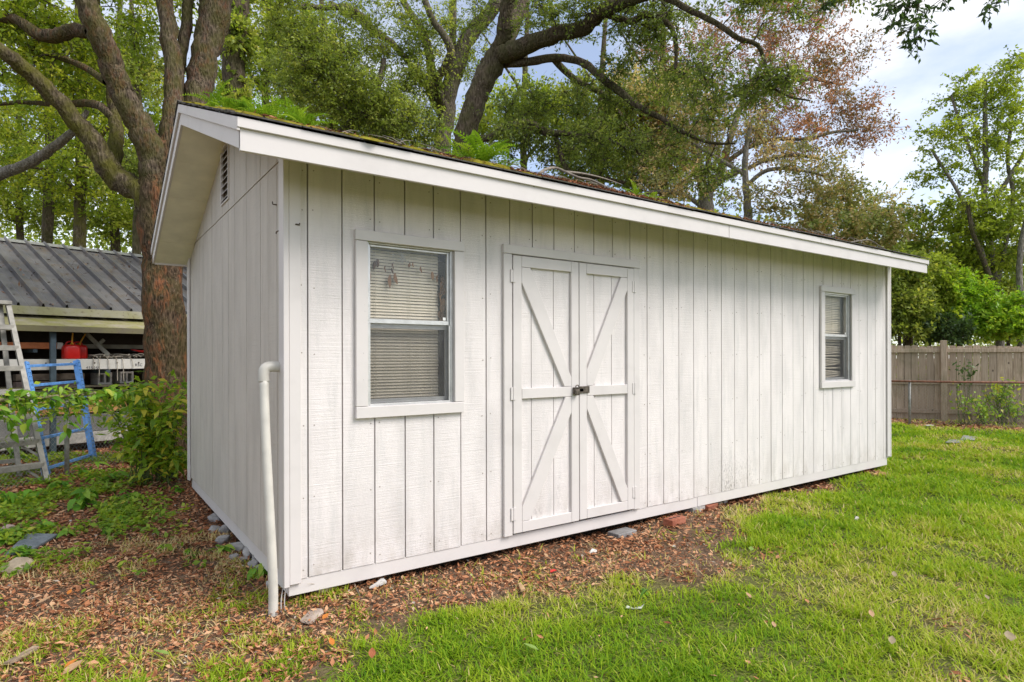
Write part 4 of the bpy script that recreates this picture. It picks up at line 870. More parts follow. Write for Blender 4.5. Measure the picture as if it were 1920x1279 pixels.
# ------------------------------------------------------------------ carport with its storage rack, far left
CO = np.array([-1.69, 7.96]); E1 = np.array([.953, .303]); E2 = np.array([-.303, .953])
def cp(u, v, z): q = CO+E1*u+E2*v; return np.array([q[0], q[1], z])
def cbox(q, u0, u1, v0, v1, z0, z1):
    return q.prism([cp(u0, v0, z0), cp(u1, v0, z0), cp(u1, v1, z0), cp(u0, v1, z0)], (0, 0, z1-z0))
def cu(px, py, v):                              # where the ray through px, py meets the carport plane v
    r = ray(px, py); n = np.array([*E2, 0]); o = np.array([*(CO+E2*v), 0]); q = CAM+r*(((o-CAM)@n)/(r@n)); return float((q[:2]-CO)@E1), float(q[2])
def metal_mat():
    m = M('grey_roof_metal', .42, .4); b = m.noise(1.6, 6); f = m.noise(30, 4); d = m.noise(4, 6, (1, 1, 1), .7)
    c = m.mix(m.rng(b, .4, .7), (.115, .112, .115), (.215, .205, .195)); c = m.mix(m.rng(d, .52, .66, 0, .7), c, (.16, .115, .07)); c = m.mix(m.rng(f, .6, .75, 0, .35), c, (.26, .25, .235))
    m.b.inputs['Metallic'].default_value = .25; m.col(c); return m.m
MT['metal'] = metal_mat()
def moss_board(name, base, amt):
    m = M(name, .85, .2); n1 = m.noise(3.2, 6); n2 = m.noise(22, 5)
    c = m.mix(m.math('MULTIPLY', m.rng(n1, .35, .6), amt), base, (.25, .245, .05)); c = m.mix(m.rng(n2, .56, .7, 0, .55), c, (.13, .09, .06)); m.col(c).bump(n2, .3, .004); return m.m
MT['mossy_white'] = moss_board('mossy_white_gutter', (.36, .345, .28), .5); MT['mossy_top'] = moss_board('mossy_lean_to', (.36, .32, .23), .8); MT['edge'] = moss_board('stained_edge', (.15, .13, .10), .3)
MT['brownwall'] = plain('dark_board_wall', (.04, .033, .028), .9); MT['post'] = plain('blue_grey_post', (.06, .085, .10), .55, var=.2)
cpt = thing('carport', 'open shed with grey ribbed metal roof and mossy lean-to edge at the left', 'carport', (*CO, GZ))
EZ, RZ2, RD = 2.10, 3.50, 3.1
def roofz(v): return EZ+(RZ2-EZ)*v/RD
u = -4.2
k = 0
while u < 6:
    q = B(); n = 3; wdt = .9
    prof = []
    for i in range(n):
        b = u+i*.3; prof += [(b, .075), (b+.022, .075), (b+.036, .004), (b+.155, .004), (b+.165, .010), (b+.175, .004), (b+.286, .004)]
    prof.append((u+wdt, .075))
    pts = []
    for (uu, dz) in prof: pts += [cp(uu, -.07, roofz(-.07)+dz+.002*(k % 2)), cp(uu, RD, roofz(RD)+dz+.002*(k % 2))]
    q.add(pts, [(2*i, 2*i+2, 2*i+3, 2*i+1) for i in range(len(prof)-1)]); q.build('roof_panel', MT['metal'], cpt); u += wdt; k += 1
rc = B(); rc.prism([cp(-4.2, RD-.14, roofz(RD-.14)+.034), cp(-4.2, RD, RZ2+.045), cp(-4.2, RD+.14, roofz(RD-.14)+.034), cp(-4.2, RD, RZ2+.03)], np.array([*(E1*10.2), 0])); rc.build('ridge_cap', plain('ridge_metal', (.24, .245, .22), .5, var=.2), cpt)
rb = B().prism([cp(-4.2, RD+.01, RZ2-.01), cp(-4.2, RD+3, EZ), cp(-4.2, RD+3, EZ-.02), cp(-4.2, RD+.01, RZ2-.03)], np.array([*(E1*10.2), 0])); rb.build('rear_slope', MT['metal'], cpt)
cbox(B(), -4.2, 6, -.10, -.075, EZ-.125, EZ-.005).build('gutter', MT['mossy_white'], cpt)
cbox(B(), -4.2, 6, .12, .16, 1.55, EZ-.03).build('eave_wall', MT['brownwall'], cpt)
lz = cu(150, 617, -.62)[1]
lt = B().prism([cp(-4.2, -.62, lz+.045), cp(-4.2, .118, EZ-.13), cp(-4.2, .118, EZ-.16), cp(-4.2, -.62, lz+.012)], np.array([*(E1*10.2), 0])); lt.build('lean_to_roof', MT['mossy_top'], cpt)
cbox(B(), -4.2, 6, -.645, -.6205, lz-.035, lz+.048).build('lean_to_edge', MT['edge'], cpt)
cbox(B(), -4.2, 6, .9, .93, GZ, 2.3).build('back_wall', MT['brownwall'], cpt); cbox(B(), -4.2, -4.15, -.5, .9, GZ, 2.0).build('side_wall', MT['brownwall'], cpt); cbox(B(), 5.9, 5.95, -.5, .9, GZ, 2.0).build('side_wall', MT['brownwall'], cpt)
u0, _ = cu(99, 680, -.52)
for uu in (u0-2.4, u0, u0+2.4): cbox(B(), uu-.036, uu+.036, -.55, -.49, GZ-.05, lz).build('post', MT['post'], cpt, bevel=.004)
def shelf(z, nm='shelf_board'): cbox(B(), -4, 5.8, -.30, .5, z-.03, z).build(nm, MT['edge'], cpt)
# long ladders lying on the rack
MT['lad'] = plain('pale_ladder_rail', (.56, .545, .49), .55, var=.12, scale=5); MT['lad2'] = plain('dull_ladder_rail', (.27, .265, .22), .6, var=.2, scale=6); MT['orange'] = plain('orange_fibreglass', (.62, .20, .075), .5, var=.1); MT['ink'] = plain('black_ink', (.03, .03, .045), .6)
def text(s, px, py, v, size, name, parent, mat, rot=0):
    cur = bpy.data.curves.new(name, 'FONT'); cur.body = s; cur.size = size; cur.extrude = .0006; cur.align_x = 'LEFT'
    cur.space_character = 1.12
    o = bpy.data.objects.new(name, cur); uu, z = cu(px, py, v); o.location = cp(uu, v, z); o.rotation_euler = (R(90), rot, math.atan2(E1[1], E1[0])); COL.objects.link(o)
    bpy.context.view_layer.update(); dg = bpy.context.evaluated_depsgraph_get(); me = bpy.data.meshes.new_from_object(o.evaluated_get(dg)); mw = o.matrix_world.copy(); me.transform(mw)
    bpy.data.objects.remove(o); me.materials.clear(); return link(name, me, mat, parent)
zl0 = cu(160, 691, -.42)[1]; zl1 = cu(160, 671.5, -.42)[1]
lad = thing('extension_ladder', 'long pale extension ladder lying on the rack and lettered in black on its rail', 'ladder', cp(.5, -.4, zl0))
for v in (-.42, .02):
    q = B(); cbox(q, -1.2, 4.6, v, v+.022, zl0, zl1); cbox(q, -1.2, 4.6, v+.022, v+.05, zl1-.012, zl1); cbox(q, -1.2, 4.6, v+.022, v+.05, zl0, zl0+.012); q.build('side_rail', MT['lad'], lad, bevel=.003)
for k in range(18):
    uu = -1+k*.31; B().tube([cp(uu, -.395, (zl0+zl1)/2), cp(uu, .02, (zl0+zl1)/2)], .016, 8).build('rung', MT['lad'], lad)
for k in range(12):
    uu = -1+k*.31; B().tube([cp(uu, -.4215, (zl0+zl1)/2+.02), cp(uu, -.427, (zl0+zl1)/2+.02)], .012, 8).build('rivet', MT['latch'], lad)
text('455055', 161, 690, -.4225, .058, 'lettering', lad, MT['ink'], .04); text('RSC', 253, 685, -.4225, .060, 'lettering', lad, MT['ink'])
shz = zl0-.005
for k in (-3.4, -1.0, 1.0, 3.0, 5.0): cbox(B(), k, k+.06, -.46, .55, shz-.06, shz-.004).build('bracket', MT['post'], cpt)
# upper rails
za, zb = cu(230, 652, -.02)[1], cu(230, 636, -.02)[1]
l2 = thing('extension_ladder', 'dull grey ladder lying on the upper arms at the back of the rack', 'ladder', cp(.8, .0, za))
for v in (.14, .42):
    q = B(); cbox(q, -1.0, 4.4, v, v+.03, za, zb+.01); q.build('side_rail', MT['lad2'], l2, bevel=.003)
for k in range(15): B().tube([cp(-.8+k*.33, .17, (za+zb)/2), cp(-.8+k*.33, .42, (za+zb)/2)], .016, 8).build('rung', MT['lad2'], l2)
for k in range(6): uu, _z = cu(205+k*17, 641, .14); B().tube([cp(uu, .1385, _z), cp(uu, .134, _z)], .012, 8).build('rivet', MT['latch'], l2)
for k in (-.6, 1.6, 3.9): cbox(B(), k, k+.05, .08, .6, za-.05, za-.003).build('bracket', MT['post'], cpt)
uo, zo = cu(0, 645, -.30); uo2, _ = cu(107, 645, -.30); uo3, _ = cu(119, 645, -.30)
ol = thing('orange_ladder', 'orange fibreglass ladder rail with a pale end cap lying on the rack', 'ladder', cp(uo2, -.3, zo))
for v in (-.30, .02):
    q = B(); cbox(q, uo-1.5, uo2, v, v+.03, zo-.045, zo+.045); q.build('side_rail', MT['orange'], ol, bevel=.004)
    q = B(); cbox(q, uo2+.001, uo3, v-.004, v+.036, zo-.05, zo+.05); q.build('end_cap', MT['lad'], ol, bevel=.012)
for k in range(5): B().tube([cp(uo-1.3+k*.33, -.27, zo), cp(uo-1.3+k*.33, .02, zo)], .015, 8).build('rung', MT['lad2'], ol)
for k in (uo-1, uo2-.3): cbox(B(), k, k+.05, -.34, .1, zo-.10, zo-.052).build('bracket', MT['post'], cpt)
# short ladder leaning across the rack
A_, B_ = cu(165, 622, -.20), cu(206, 664, -.34)
l3 = thing('ladder_section', 'short olive grey ladder section propped diagonally behind the red cans', 'ladder', cp(A_[0], -.2, A_[1]))
p0, p1 = cp(A_[0], -.12, A_[1]), cp(B_[0], -.30, B_[1]); off = np.array([*(E2*.16), .05]); pm = (p0+p1)/2
B().bar(p0, p1, .022, .055).build('side_rail', MT['lad2'], l3, bevel=.003); B().bar(p0+off, p1+off, .022, .055).build('side_rail', MT['lad2'], l3, bevel=.003); B().bar(pm+[0, 0, -.02], pm+np.array([*(E1*.09), .07]), .03, .05).build('bracket', MT['lad2'], l3)
for t_ in (.2, .5, .8): B().tube([p0+(p1-p0)*t_, p0+(p1-p0)*t_+off], .013, 8).build('rung', MT['lad2'], l3)
# red fuel cans
MT['red'] = plain('red_plastic', (.62, .018, .014), .35, .5, var=.06, bump=.02); MT['spout'] = plain('yellow_spout', (.72, .36, .03), .45, .4, var=.05, bump=0)
def can(label, pxc, lean, v):
    uu, _ = cu(pxc, 660, v); z = zl1+.002; c = cp(uu, v, z); t = thing('fuel_can', label, 'fuel can', c, 'red fuel cans on the rack')
    q = B(); W2, D2, H = .112, .085, .215; rows = []
    for (h, s) in ((0, .90), (.015, 1), (.17, 1), (.195, .93), (H, .70)):
        rr = []
        for i in range(24):
            a = i*2*math.pi/24; ca, sa = math.cos(a), math.sin(a); e = .55
            x = W2*s*math.copysign(abs(ca)**e, ca); y = D2*s*math.copysign(abs(sa)**e, sa); rr.append(c+np.array([*(E1*x+E2*y), h]))
        rows.append(rr)
    q.add([p for r in rows for p in r], [(k*24+i, k*24+(i+1) % 24, k*24+24+(i+1) % 24, k*24+24+i) for k in range(4) for i in range(24)]+[tuple(range(24))[::-1], tuple(96+i for i in range(24))])
    b = q.build('tank', MT['red'], t, smooth=True)
    hp = [(-.055, .19), (-.06, .235), (-.02, .26), (.03, .255), (.055, .20)]
    B().tube(spline([c+np.array([*(E1*x), h]) for x, h in hp], 4), .011, 8).build('handle', MT['red'], t, smooth=True)
    s0 = c+np.array([*(E1*.012), H-.01])
    B().tube([s0, s0+[0, 0, .03]], .024, 12).build('collar', MT['spout'], t, smooth=True)
    B().tube(spline([s0+[0, 0, .02], s0+np.array([*(E1*lean*.4), .09]), s0+np.array([*(E1*lean), .19])], 4), np.linspace(.014, .009, 9), 8).build('spout', MT['spout'], t, smooth=True)
can('red plastic fuel can with upright yellow spout, the front one on the rack', 133, .012, -.33)
can('red plastic fuel can with leaning yellow spout, half hidden behind the other can', 147, .085, -.14)
# tangle of cords and grey hoses over the long ladder
cd = B(); MT['cordm'] = plain('old_cord', (.40, .36, .29), .9, var=.3)
for k in range(34):
    px = rng.uniform(170, 262); uu, z = cu(px, 669, -.40); a = cp(uu, rng.uniform(-.42, .05), zl1+rng.uniform(.005, .05)); b = cp(uu+rng.uniform(-.3, .3), rng.uniform(-.42, .05), zl1+rng.uniform(.005, .07))
    cd.tube(spline([a, (a+b)/2+[0, 0, rng.uniform(0, .04)], b], 4), rng.uniform(.006, .011), 5)
tag(cd.build('cord_bundle', MT['cordm'], None), 'tangled heap of grey cords lying along the top of the lettered ladder', 'cords')
cs_ = B()
for px, y1 in ((176, 690), (186, 703), (203, 697), (219, 712), (230, 713), (247, 688)):
    uu, z0 = cu(px, 671, -.44); _, z1 = cu(px, y1, -.44); s = rng.uniform(-.03, .03)
    cs_.tube(spline([cp(uu, -.40, zl1+.01), cp(uu, -.44, zl1-.01), cp(uu+s*.6, -.445, (zl1+z1)/2), cp(uu+s, -.44, z1)], 5), .0055, 5)
tag(cs_.build('hanging_cord', MT['cordm'], None), 'pale cord ends dangling over the lettered ladder rail', 'cords')
rd = thing('red_tool', 'slim red tool tip poking out beside the big tree trunk on the rack', 'tool', cp(*[cu(253, 655, -.2)[0], -.2], zl1))
uu, z = cu(246, 654, -.2); uu2, z2 = cu(262, 657, -.2); B().tube([cp(uu, -.2, z), cp(uu2, -.2, z2)], [.006, .018], 8).build('shaft', MT['red'], rd); B().tube([cp(uu2, -.2, z2), cp(uu2+.3, -.2, z2-.01)], .018, 8).build('handle', MT['red'], rd)
# concrete blocks
MT['conc'] = plain('concrete_block', (.42, .41, .38), .9, var=.2, scale=25)
def hblock(label, px, py, v):
    uu, z = cu(px, py, v); t = thing('concrete_block', label, 'block', cp(uu, v, z-.095), 'hollow blocks under the rack'); q = B()
    for du, w in ((-.10, .03), (-.015, .03), (.07, .03)): cbox(q, uu+du, uu+du+w, v, v+.30, z-.095, z+.095)
    cbox(q, uu-.0695, uu-.0155, v+.001, v+.3, z-.094, z-.065); cbox(q, uu+.0155, uu+.0695, v+.001, v+.3, z-.094, z-.065); cbox(q, uu-.0695, uu-.0155, v+.001, v+.3, z+.065, z+.094); cbox(q, uu+.0155, uu+.0695, v+.001, v+.3, z+.065, z+.094)
    q.build('block_body', MT['conc'], t)
hblock('hollow grey concrete block on the low timber, left one of the pair under the rack', 197, 708, -.10)
hblock('hollow grey concrete block on the low timber, right one beside the big trunk', 238, 706, -.10)
zt = cu(197, 708, -.10)[1]-.097
cbox(B(), -1.0, 4.8, -.18, .5, zt-.03, zt).build('low_shelf', MT['edge'], cpt)
# stacked lumber, plywood edge, beam, low kerb boards
MT['lumber'] = plain('old_lumber', (.20, .165, .135), .9, var=.3, scale=9); MT['ply'] = plain('orange_plywood', (.52, .26, .10), .8, var=.25, scale=12); MT['beam'] = plain('grey_beam', (.17, .165, .155), .85, var=.2, scale=5)
def lumber(label, px0, px1, py0, py1, v, mat, nm='lumber_board'):
    a, z1 = cu(px0, (py0+py1)/2, v); b, _ = cu(px1, (py0+py1)/2, v); m_ = (px0+px1)/2; z1 = cu(m_, py0, v)[1]; z0 = cu(m_, py1, v)[1]
    t = tag(cbox(B(), a, b, v, v+.16, z0, z1).build(nm, mat, None, bevel=.006), label, 'board'); return t
lumber('pinkish grey board, top of the lumber stack behind the blue frame', 30, 159, 699, 711, -.05, MT['lumber'])
lumber('pale reddish board, middle of the lumber stack behind the blue frame', 30, 150, 713, 726, -.07, plain('reddish_lumber', (.30, .22, .19), .9, var=.25))
lumber('grey board, bottom of the lumber stack behind the blue frame', 20, 176, 728, 746, -.05, plain('grey_lumber', (.31, .30, .28), .9, var=.2))
lumber('orange brown plywood sheet edge low behind the wire fence', -40, 238, 752, 776, -.16, MT['ply'], 'plywood_sheet')
lumber('broad dark grey timber beam on the ground under the rack', -60, 280, 779, 812, -.20, MT['beam'], 'timber_beam')
lumber('pale weathered plank lying in front of the dark beam', -60, 262, 815, 834, -.34, plain('pale_plank', (.42, .40, .36), .9, var=.2), 'plank')
cbox(B(), -4, 5.8, -.3, .85, GZ-.02, cu(150, 845, -.3)[1]-.03).build('rack_floor', MT['dark'], cpt)

u_ = rng.uniform(-3.5, 5, 700); v_ = RD*rng.beta(1.2, 1.6, 700); q_ = CO+u_[:, None]*E1+v_[:, None]*E2
dv = Acc(); p_ = np.stack([q_[:, 0], q_[:, 1], EZ+(RZ2-EZ)*v_/RD+.03], 1); tp = unit(rng.normal(size=(700, 3))*[1, 1, .3]); nn = unit(rng.normal(size=(700, 3))*.3+[0, 0, 1]); a_, b_ = leaf_quads(p_, tp, nn, rng.uniform(.04, .11, 700), rng.uniform(.015, .04, 700)); dv.add(a_, b_, rng.uniform(.1, .6, 700))
ROOFLEAF = leaf_mat('carport_leaf', [(0, (.06, .03, .018)), (.5, (.20, .11, .06)), (1, (.40, .28, .18))], 0)
tag(dv.build('carport_leaves', ROOFLEAF, None), 'dead leaves scattered on the ribbed carport roof', 'leaf debris', kind='stuff')
# ------------------------------------------------------------------ step ladder and blue frame by the wire fence
MT['alad'] = plain('weathered_aluminium', (.30, .288, .255), .6, metal=.15, var=.2, scale=12)
sl = thing('step_ladder', 'tall weathered aluminium step ladder standing behind the wire fence at the left edge', 'ladder', gnd(60, 900))
d3 = lambda v: np.array([v[0], v[1], 0.0])
FR = gnd(88, 903); FR[2] = GZ; TRp = at(15, 568, 7.75); dirL = -np.array([.90, .43]); FLp = FR+d3(dirL*.66); TL = TRp+d3(dirL*.36)
fwd = np.array([-.2, .98]); RRf = FR+d3(fwd*.70)+d3(dirL*.16); RLf = FLp+d3(fwd*.75)
up_ = (0, 0, 1)
for a, b in ((FR, TRp), (FLp, TL)):
    ax = unit(b-a); sd_ = unit(np.cross(ax, d3(fwd))); q = B().bar(a, b, .05, .085, up=d3(fwd)).bar(a+ax*.004-d3(fwd)*.036+sd_*.012, b-d3(fwd)*.036+sd_*.012, .022, .008, up=d3(fwd)); q.build('side_rail', MT['alad'], sl)
for a, b in ((RRf, TRp+d3(fwd*.10)+d3(dirL*.07)), (RLf, TL+d3(fwd*.10))): B().bar(a, b, .05, .05, up=d3(fwd)).build('rear_rail', MT['alad'], sl)
for y_ in (872, 831, 786, 740, 696, 657, 616):
    t_ = (903-y_)/(903-568); a = FR+(TRp-FR)*t_; b = FLp+(TL-FLp)*t_
    B().bar(a+d3(dirL*.008), b-d3(dirL*.008), .10, .062).build('step', MT['alad'], sl, bevel=.003)
    a2 = RRf+(TRp+d3(fwd*.10)+d3(dirL*.07)-RRf)*t_; b2 = RLf+(TL+d3(fwd*.10)-RLf)*t_; B().bar(a2, b2, .03, .045).build('rear_bar', MT['alad'], sl)
for t0, t1 in ((.0, .10), (.13, .22)):
    a = FR+(TRp-FR)*t0; b = FR+(TRp-FR)*t1+d3(dirL*.22); B().bar(a+d3(fwd*.03), b+d3(fwd*.03), .022, .022).build('brace', MT['alad'], sl)
B().bar(TRp-d3(dirL*.02)+[0, 0, .012], TL+d3(dirL*.02)+[0, 0, .012], .15, .05).build('top_cap', MT['alad'], sl, bevel=.008)
MT['blue'] = plain('blue_frame_paint', (.12, .30, .66), .5, .35, var=.2, scale=18); MT['holes'] = plain('punched_hole', (.02, .03, .06), .9, bump=0)
bf = thing('rack_frame', 'blue perforated pallet rack end frame leaning behind the wire fence', 'rack frame', gnd(178, 862))
BRp = gnd(180, 864); BLp = gnd(92, 893); TRb = at(147, 673, 8.75); TLb = at(51, 676, 7.65)
wd = unit(BLp-BRp); nr_ = unit(np.cross(TRb-BRp, wd))
if nr_ @ (CAM-BRp) < 0: nr_ = -nr_
for a, b in ((BRp, TRb), (BLp, TLb)):
    q = B().bar(a, b, .075, .006, up=nr_).bar(a-nr_*.03+wd*.035*(1 if a is BRp else -1), b-nr_*.03+wd*.035*(1 if a is BRp else -1), .006, .056, up=nr_).bar(a-nr_*.03-wd*.035*(1 if a is BRp else -1), b-nr_*.03-wd*.035*(1 if a is BRp else -1), .006, .056, up=nr_); q.build('upright', MT['blue'], bf)
    hq = B(); ln = np.linalg.norm(b-a); ax = (b-a)/ln
    for k in range(int(ln/.055)):
        c = a+ax*(.03+k*.055)+nr_*.0036; 
        for s in (-.016, .016): hq.tube([c+wd*s-nr_*.0004, c+wd*s+nr_*.0006], .0075, 6)
    tag(hq.build('holes', MT['holes'], bf), kind='stuff')
for t_ in (.075, .33, .58, .79, .965):
    a = BRp+(TRb-BRp)*t_-nr_*.03; b = BLp+(TLb-BLp)*t_-nr_*.03; B().bar(a, b, .034, .034).build('crossbar', MT['blue'], bf, bevel=.003)

# ------------------------------------------------------------------ plants at the left
bx, by, _ = at(285, 860, 6.9)
bush = thing('leafy_bush', 'green bush with scattered yellow leaves growing at the back corner of the shed', 'bush', (bx, by, GZ))
bst = B(); small = Acc()
tips = []
for k in range(52):
    c = balls([(285, 780, 6.75, 78, 68, .42, 3), (235, 790, 6.6, 50, 55, .25, 1.6), (305, 728, 6.9, 50, 38, .3, 1.6), (200, 745, 6.7, 40, 22, .2, .7), (325, 850, 6.7, 30, 30, .2, .6)], 1)
    c = c[rng.integers(len(c))]; s = np.array([bx+rng.normal(0, .14), by+rng.normal(0, .12), GZ]); m = (s+c)/2+[0, 0, .14]
    P = spline([s, m, c], 4); bst.tube(P, np.linspace(.006, .002, len(P)), 4); tips.append(P)
n_leaf = 0
for P in tips:
    for j in range(13):
        t_ = rng.uniform(.35, 1); q = P[min(len(P)-1, int(t_*len(P)))]+rng.normal(0, .045, 3)
        if q[2] < GZ+.04: continue
        if n_leaf < 290 and j < 7: put_leaf(BUSH[rng.integers(3)], bush, q, rng.uniform(0, 6.28), rng.uniform(-.7, .3), rng.normal(0, .4), rng.uniform(.75, 1.25)); n_leaf += 1
        m = 2; p_ = q+rng.normal(0, .08, (m, 3)); tip = unit(rng.normal(size=(m, 3))*[1, 1, .4]-[0, 0, .25]); nr = unit(rng.normal(size=(m, 3))*.5+[0, 0, 1]); k_ = rng.uniform(.7, 1.2, m)
        v, f = leaf_quads(p_, tip, nr, .11*k_, .042*k_); small.add(v, f, rng.uniform(0, 1, m)**1.3)
bst.build('stems', plain_stem, bush); tag(small.build('foliage', LF['bushs'], bush), kind='stuff')
# vine on the wire fence
vine = thing('fence_vine', 'green leafy vine trailing along the top of the wire fence by the ladders', 'vine', (*pl_, GZ))
vs = B(); nv = 0; vsm = Acc()
for k in range(58):
    uu = rng.uniform(-1.5, 1.2); q = np.array([*(pl_+dl_*uu), GZ+.985+rng.normal(0, .03)]); a = q+rng.normal(0, .04, 3); e = q+np.array([rng.normal(0, .12), rng.normal(-.04, .06), rng.uniform(-.45, .10)*(1 if rng.uniform() < .6 else .2)])
    P = spline([a, (a+e)/2+[0, -.03, .03], e], 4); vs.tube(P, .003, 4)
    for j in range(5):
        put_leaf(WEED[rng.integers(3)], vine, P[rng.integers(len(P))], rng.uniform(0, 6.28), rng.uniform(-.9, .1), rng.normal(0, .4), rng.uniform(.85, 1.35)); nv += 1
nf = 1100; uu = rng.uniform(-2.2, 1.4, nf); pq = np.stack([pl_[0]+dl_[0]*uu, pl_[1]+dl_[1]*uu, GZ+.97-np.abs(rng.normal(0, .13, nf))*(rng.uniform(0, 1, nf) < .75)+rng.normal(0, .03, nf)], 1)+rng.normal(0, .05, (nf, 3))
v, f = leaf_quads(pq, unit(rng.normal(size=(nf, 3))*[1, 1, .5]-[0, 0, .35]), unit(rng.normal(size=(nf, 3))*.6+[0, 0, .8]), rng.uniform(.05, .11, nf), rng.uniform(.028, .055, nf)); vsm.add(v, f, rng.uniform(0, .85, nf)); tag(vsm.build('foliage', LF['bushs'], vine), kind='stuff')
vs.tube(spline([np.array([*(pl_+dl_*uu), GZ+1.0+.02*math.sin(uu*5)]) for uu in np.arange(-2.4, 2, .3)], 3), .005, 5); vs.build('stems', plain_stem, vine)
# weeds in the litter
wl = {'tall': 'tall bright weed with broad leaves', 'low': 'low spreading weed'}
weeds = [(160, 950, .20, .13, 9, 5, 'bright green bushy weed, largest of those in the leaf litter'), (20, 880, .42, .16, 7, 5, 'tall broad leaved weed at the left edge below the step ladder'), (8, 950, .24, .14, 6, 5, 'yellow green weed at the left edge above the slate slab'),
 (115, 915, .12, .14, 5, 4, 'low weed just below the foot of the wire fence post'), (60, 935, .13, .16, 6, 4, 'low weed right of the tall broad leaved weed'), (245, 935, .12, .14, 6, 4, 'low bluish weed between the bush and the bright bushy weed'), (265, 905, .14, .16, 6, 4, 'weed under the yellowing leaves of the bush'),
 (315, 900, .16, .14, 6, 4, 'weed against the back corner of the shed'), (335, 925, .10, .12, 4, 4, 'small weed beside the end wall skirt'), (200, 905, .12, .14, 5, 4, 'small weed between fence post and bush'), (100, 990, .10, .18, 6, 5, 'creeping weed patch between the bushy weed and the slate slab'),
 (140, 1005, .10, .14, 5, 4, 'creeping weed right of the slate slab'), (60, 1045, .10, .16, 7, 5, 'trailing weed growing over the slate slab'), (30, 1010, .14, .16, 5, 4, 'weed at the upper left of the slate slab'), (190, 1010, .07, .10, 4, 4, 'tiny grey green weed right of the creeping patch'),
 (300, 960, .06, .10, 4, 4, 'flat dark weed in the litter by the end wall'), (230, 985, .08, .07, 3, 3, 'upright dark leaved seedling in the open litter'), (490, 1080, .07, .06, 4, 4, 'small weed among the rubble by the drain pipe'), (413, 1035, .05, .05, 4, 4, 'yellowish weed beside the rubble stones'),
 (360, 1045, .06, .08, 4, 4, 'small weed in the brown litter left of the rubble'), (300, 1035, .05, .06, 3, 3, 'tiny weed alone in the brown leaf litter'), (1210, 1118, .05, .04, 2, 3, 'single bright seedling in the bare soil before the door'), (165, 890, .13, .15, 6, 4, 'weed in front of the right foot of the blue frame'), (75, 905, .10, .10, 5, 4, 'weed at the right foot of the step ladder')]
for px, py, h, r, a, b, lab in weeds:
    q = gnd(px, py); plant('weed', lab, 'weed', q[0], q[1], h, r, a, b, WEED, 'weeds in the leaf litter', sc=1.15 if h > .1 else .8)
# creepers on the board fence
def creeper(label, px, py, rx, ry, n, mat):
    c = at(px, py, 13.05 if px < 1800 else 12.75); t = thing('fence_creeper', label, 'creeper', (c[0], c[1], GZ), 'creepers at the foot of the board fence'); st = B(); ac = Acc()
    s = np.array([c[0], c[1], GZ-.02])
    for k in range(n):
        e = balls([(px, py, 13.05 if px < 1800 else 12.75, rx, ry, .12, 1)], 1)[0]; P = spline([s+rng.normal(0, .05, 3)*[1, 1, 0], (s+e)/2+rng.normal(0, .05, 3), e], 3); st.tube(P, .004, 4)
        m = 9; p_ = P[rng.integers(2, len(P), m)]*.4+e*.6+rng.normal(0, .06, (m, 3)); k_ = rng.uniform(.7, 1.3, m); v, f = leaf_quads(p_, unit(rng.normal(size=(m, 3))-[0, 0, .3]), unit(rng.normal(size=(m, 3))*.7-FW*.8+[0, 0, .4]), .085*k_, .05*k_); ac.add(v, f, rng.uniform(0, 1, m))
    st.build('stems', plain_stem, t); ac.build('foliage', mat, t)
creeper('yellow green creeper climbing the fence boards near the right edge', 1880, 735, 46, 30, 26, LF['bushs']); creeper('green shrubby creeper low on the fence boards right of the post', 1838, 765, 28, 28, 20, LF['shrub']); creeper('thin dark leaved creeper halfway up the boards right of the post', 1810, 685, 34, 18, 7, LF['dark']); creeper('leafy tuft at the foot of the boards by the right edge', 1900, 765, 22, 14, 10, LF['shrub']); creeper('sparse tendril on the boards just right of the tall post', 1800, 740, 12, 30, 5, LF['bushs'])

# ------------------------------------------------------------------ grass, leaf litter, roof growth
def grass_mat():
    m = M('grass_blade', .6, .15); c = m.ramp(m.attr('rnd'), [(0, (0.060, 0.153, 0.009)), (.28, (0.168, 0.319, 0.013)), (.58, (0.324, 0.437, 0.020)), (.80, (0.432, 0.484, 0.055)), (.90, (0.576, 0.472, 0.165)), (1, (0.620, 0.507, 0.264))])
    m.col(c); m.translucent(.35, m.mix(1.0, c, (1.3, 1.3, .8), 'MULTIPLY')); return m.m
def cam_samples(n, dmin, dmax, power, half=1.25):
    """ground points in a wide fan in front of the camera, density falling with distance"""
    u = rng.uniform(0, 1, n); e = 2-power
    d = (dmin**e+u*(dmax**e-dmin**e))**(1/e); s = rng.uniform(-half, half, n)
    p = CAM[:2]+FW[:2]*d[:, None]+RT[:2]*(d*s)[:, None]; return p[:, 0], p[:, 1], d
def inside_shed(x, y, m=.0): return (x > -.0-m) & (x < SL+m) & (y > .06-m) & (y < SW+m)
x, y, d = cam_samples(1080000, 1.9, 22, 1.62)
lm = lawn_mask(x, y)
tuft = np.clip((vnoise(x, y, 5.5, 8)-.40)/.16, 0, 1)*np.clip((vnoise(x, y, 1.3, 9)-.15)/.3, 0, 1)
left = (x < .35) & (y < 2.0); tuft = np.where(left & (y < .9), np.clip(tuft*1.35+.12, 0, 1), tuft); lm = np.where(left, np.maximum(lm, tuft*np.clip((2.3-y)/1.5, 0, 1)*1.0), lm)
mid = (x >= .35) & (x < 3.6) & (y < 0); lm = np.where(mid, np.maximum(lm, tuft*.10), lm)
thin = np.clip((vnoise(x, y, 2.2, 12)-.30)/.25, .5, 1)*np.clip((vnoise(x, y, 10, 13)-.08)/.35, .35, 1)
keep = (rng.uniform(0, 1, len(x)) < lm*thin) & ~inside_shed(x, y) & ((FA[0]-x)*FN[0]*-1+(y-FA[1])*FN[1] > -.6)
x, y, d, lk = x[keep], y[keep], d[keep], lm[keep]; n = len(x)
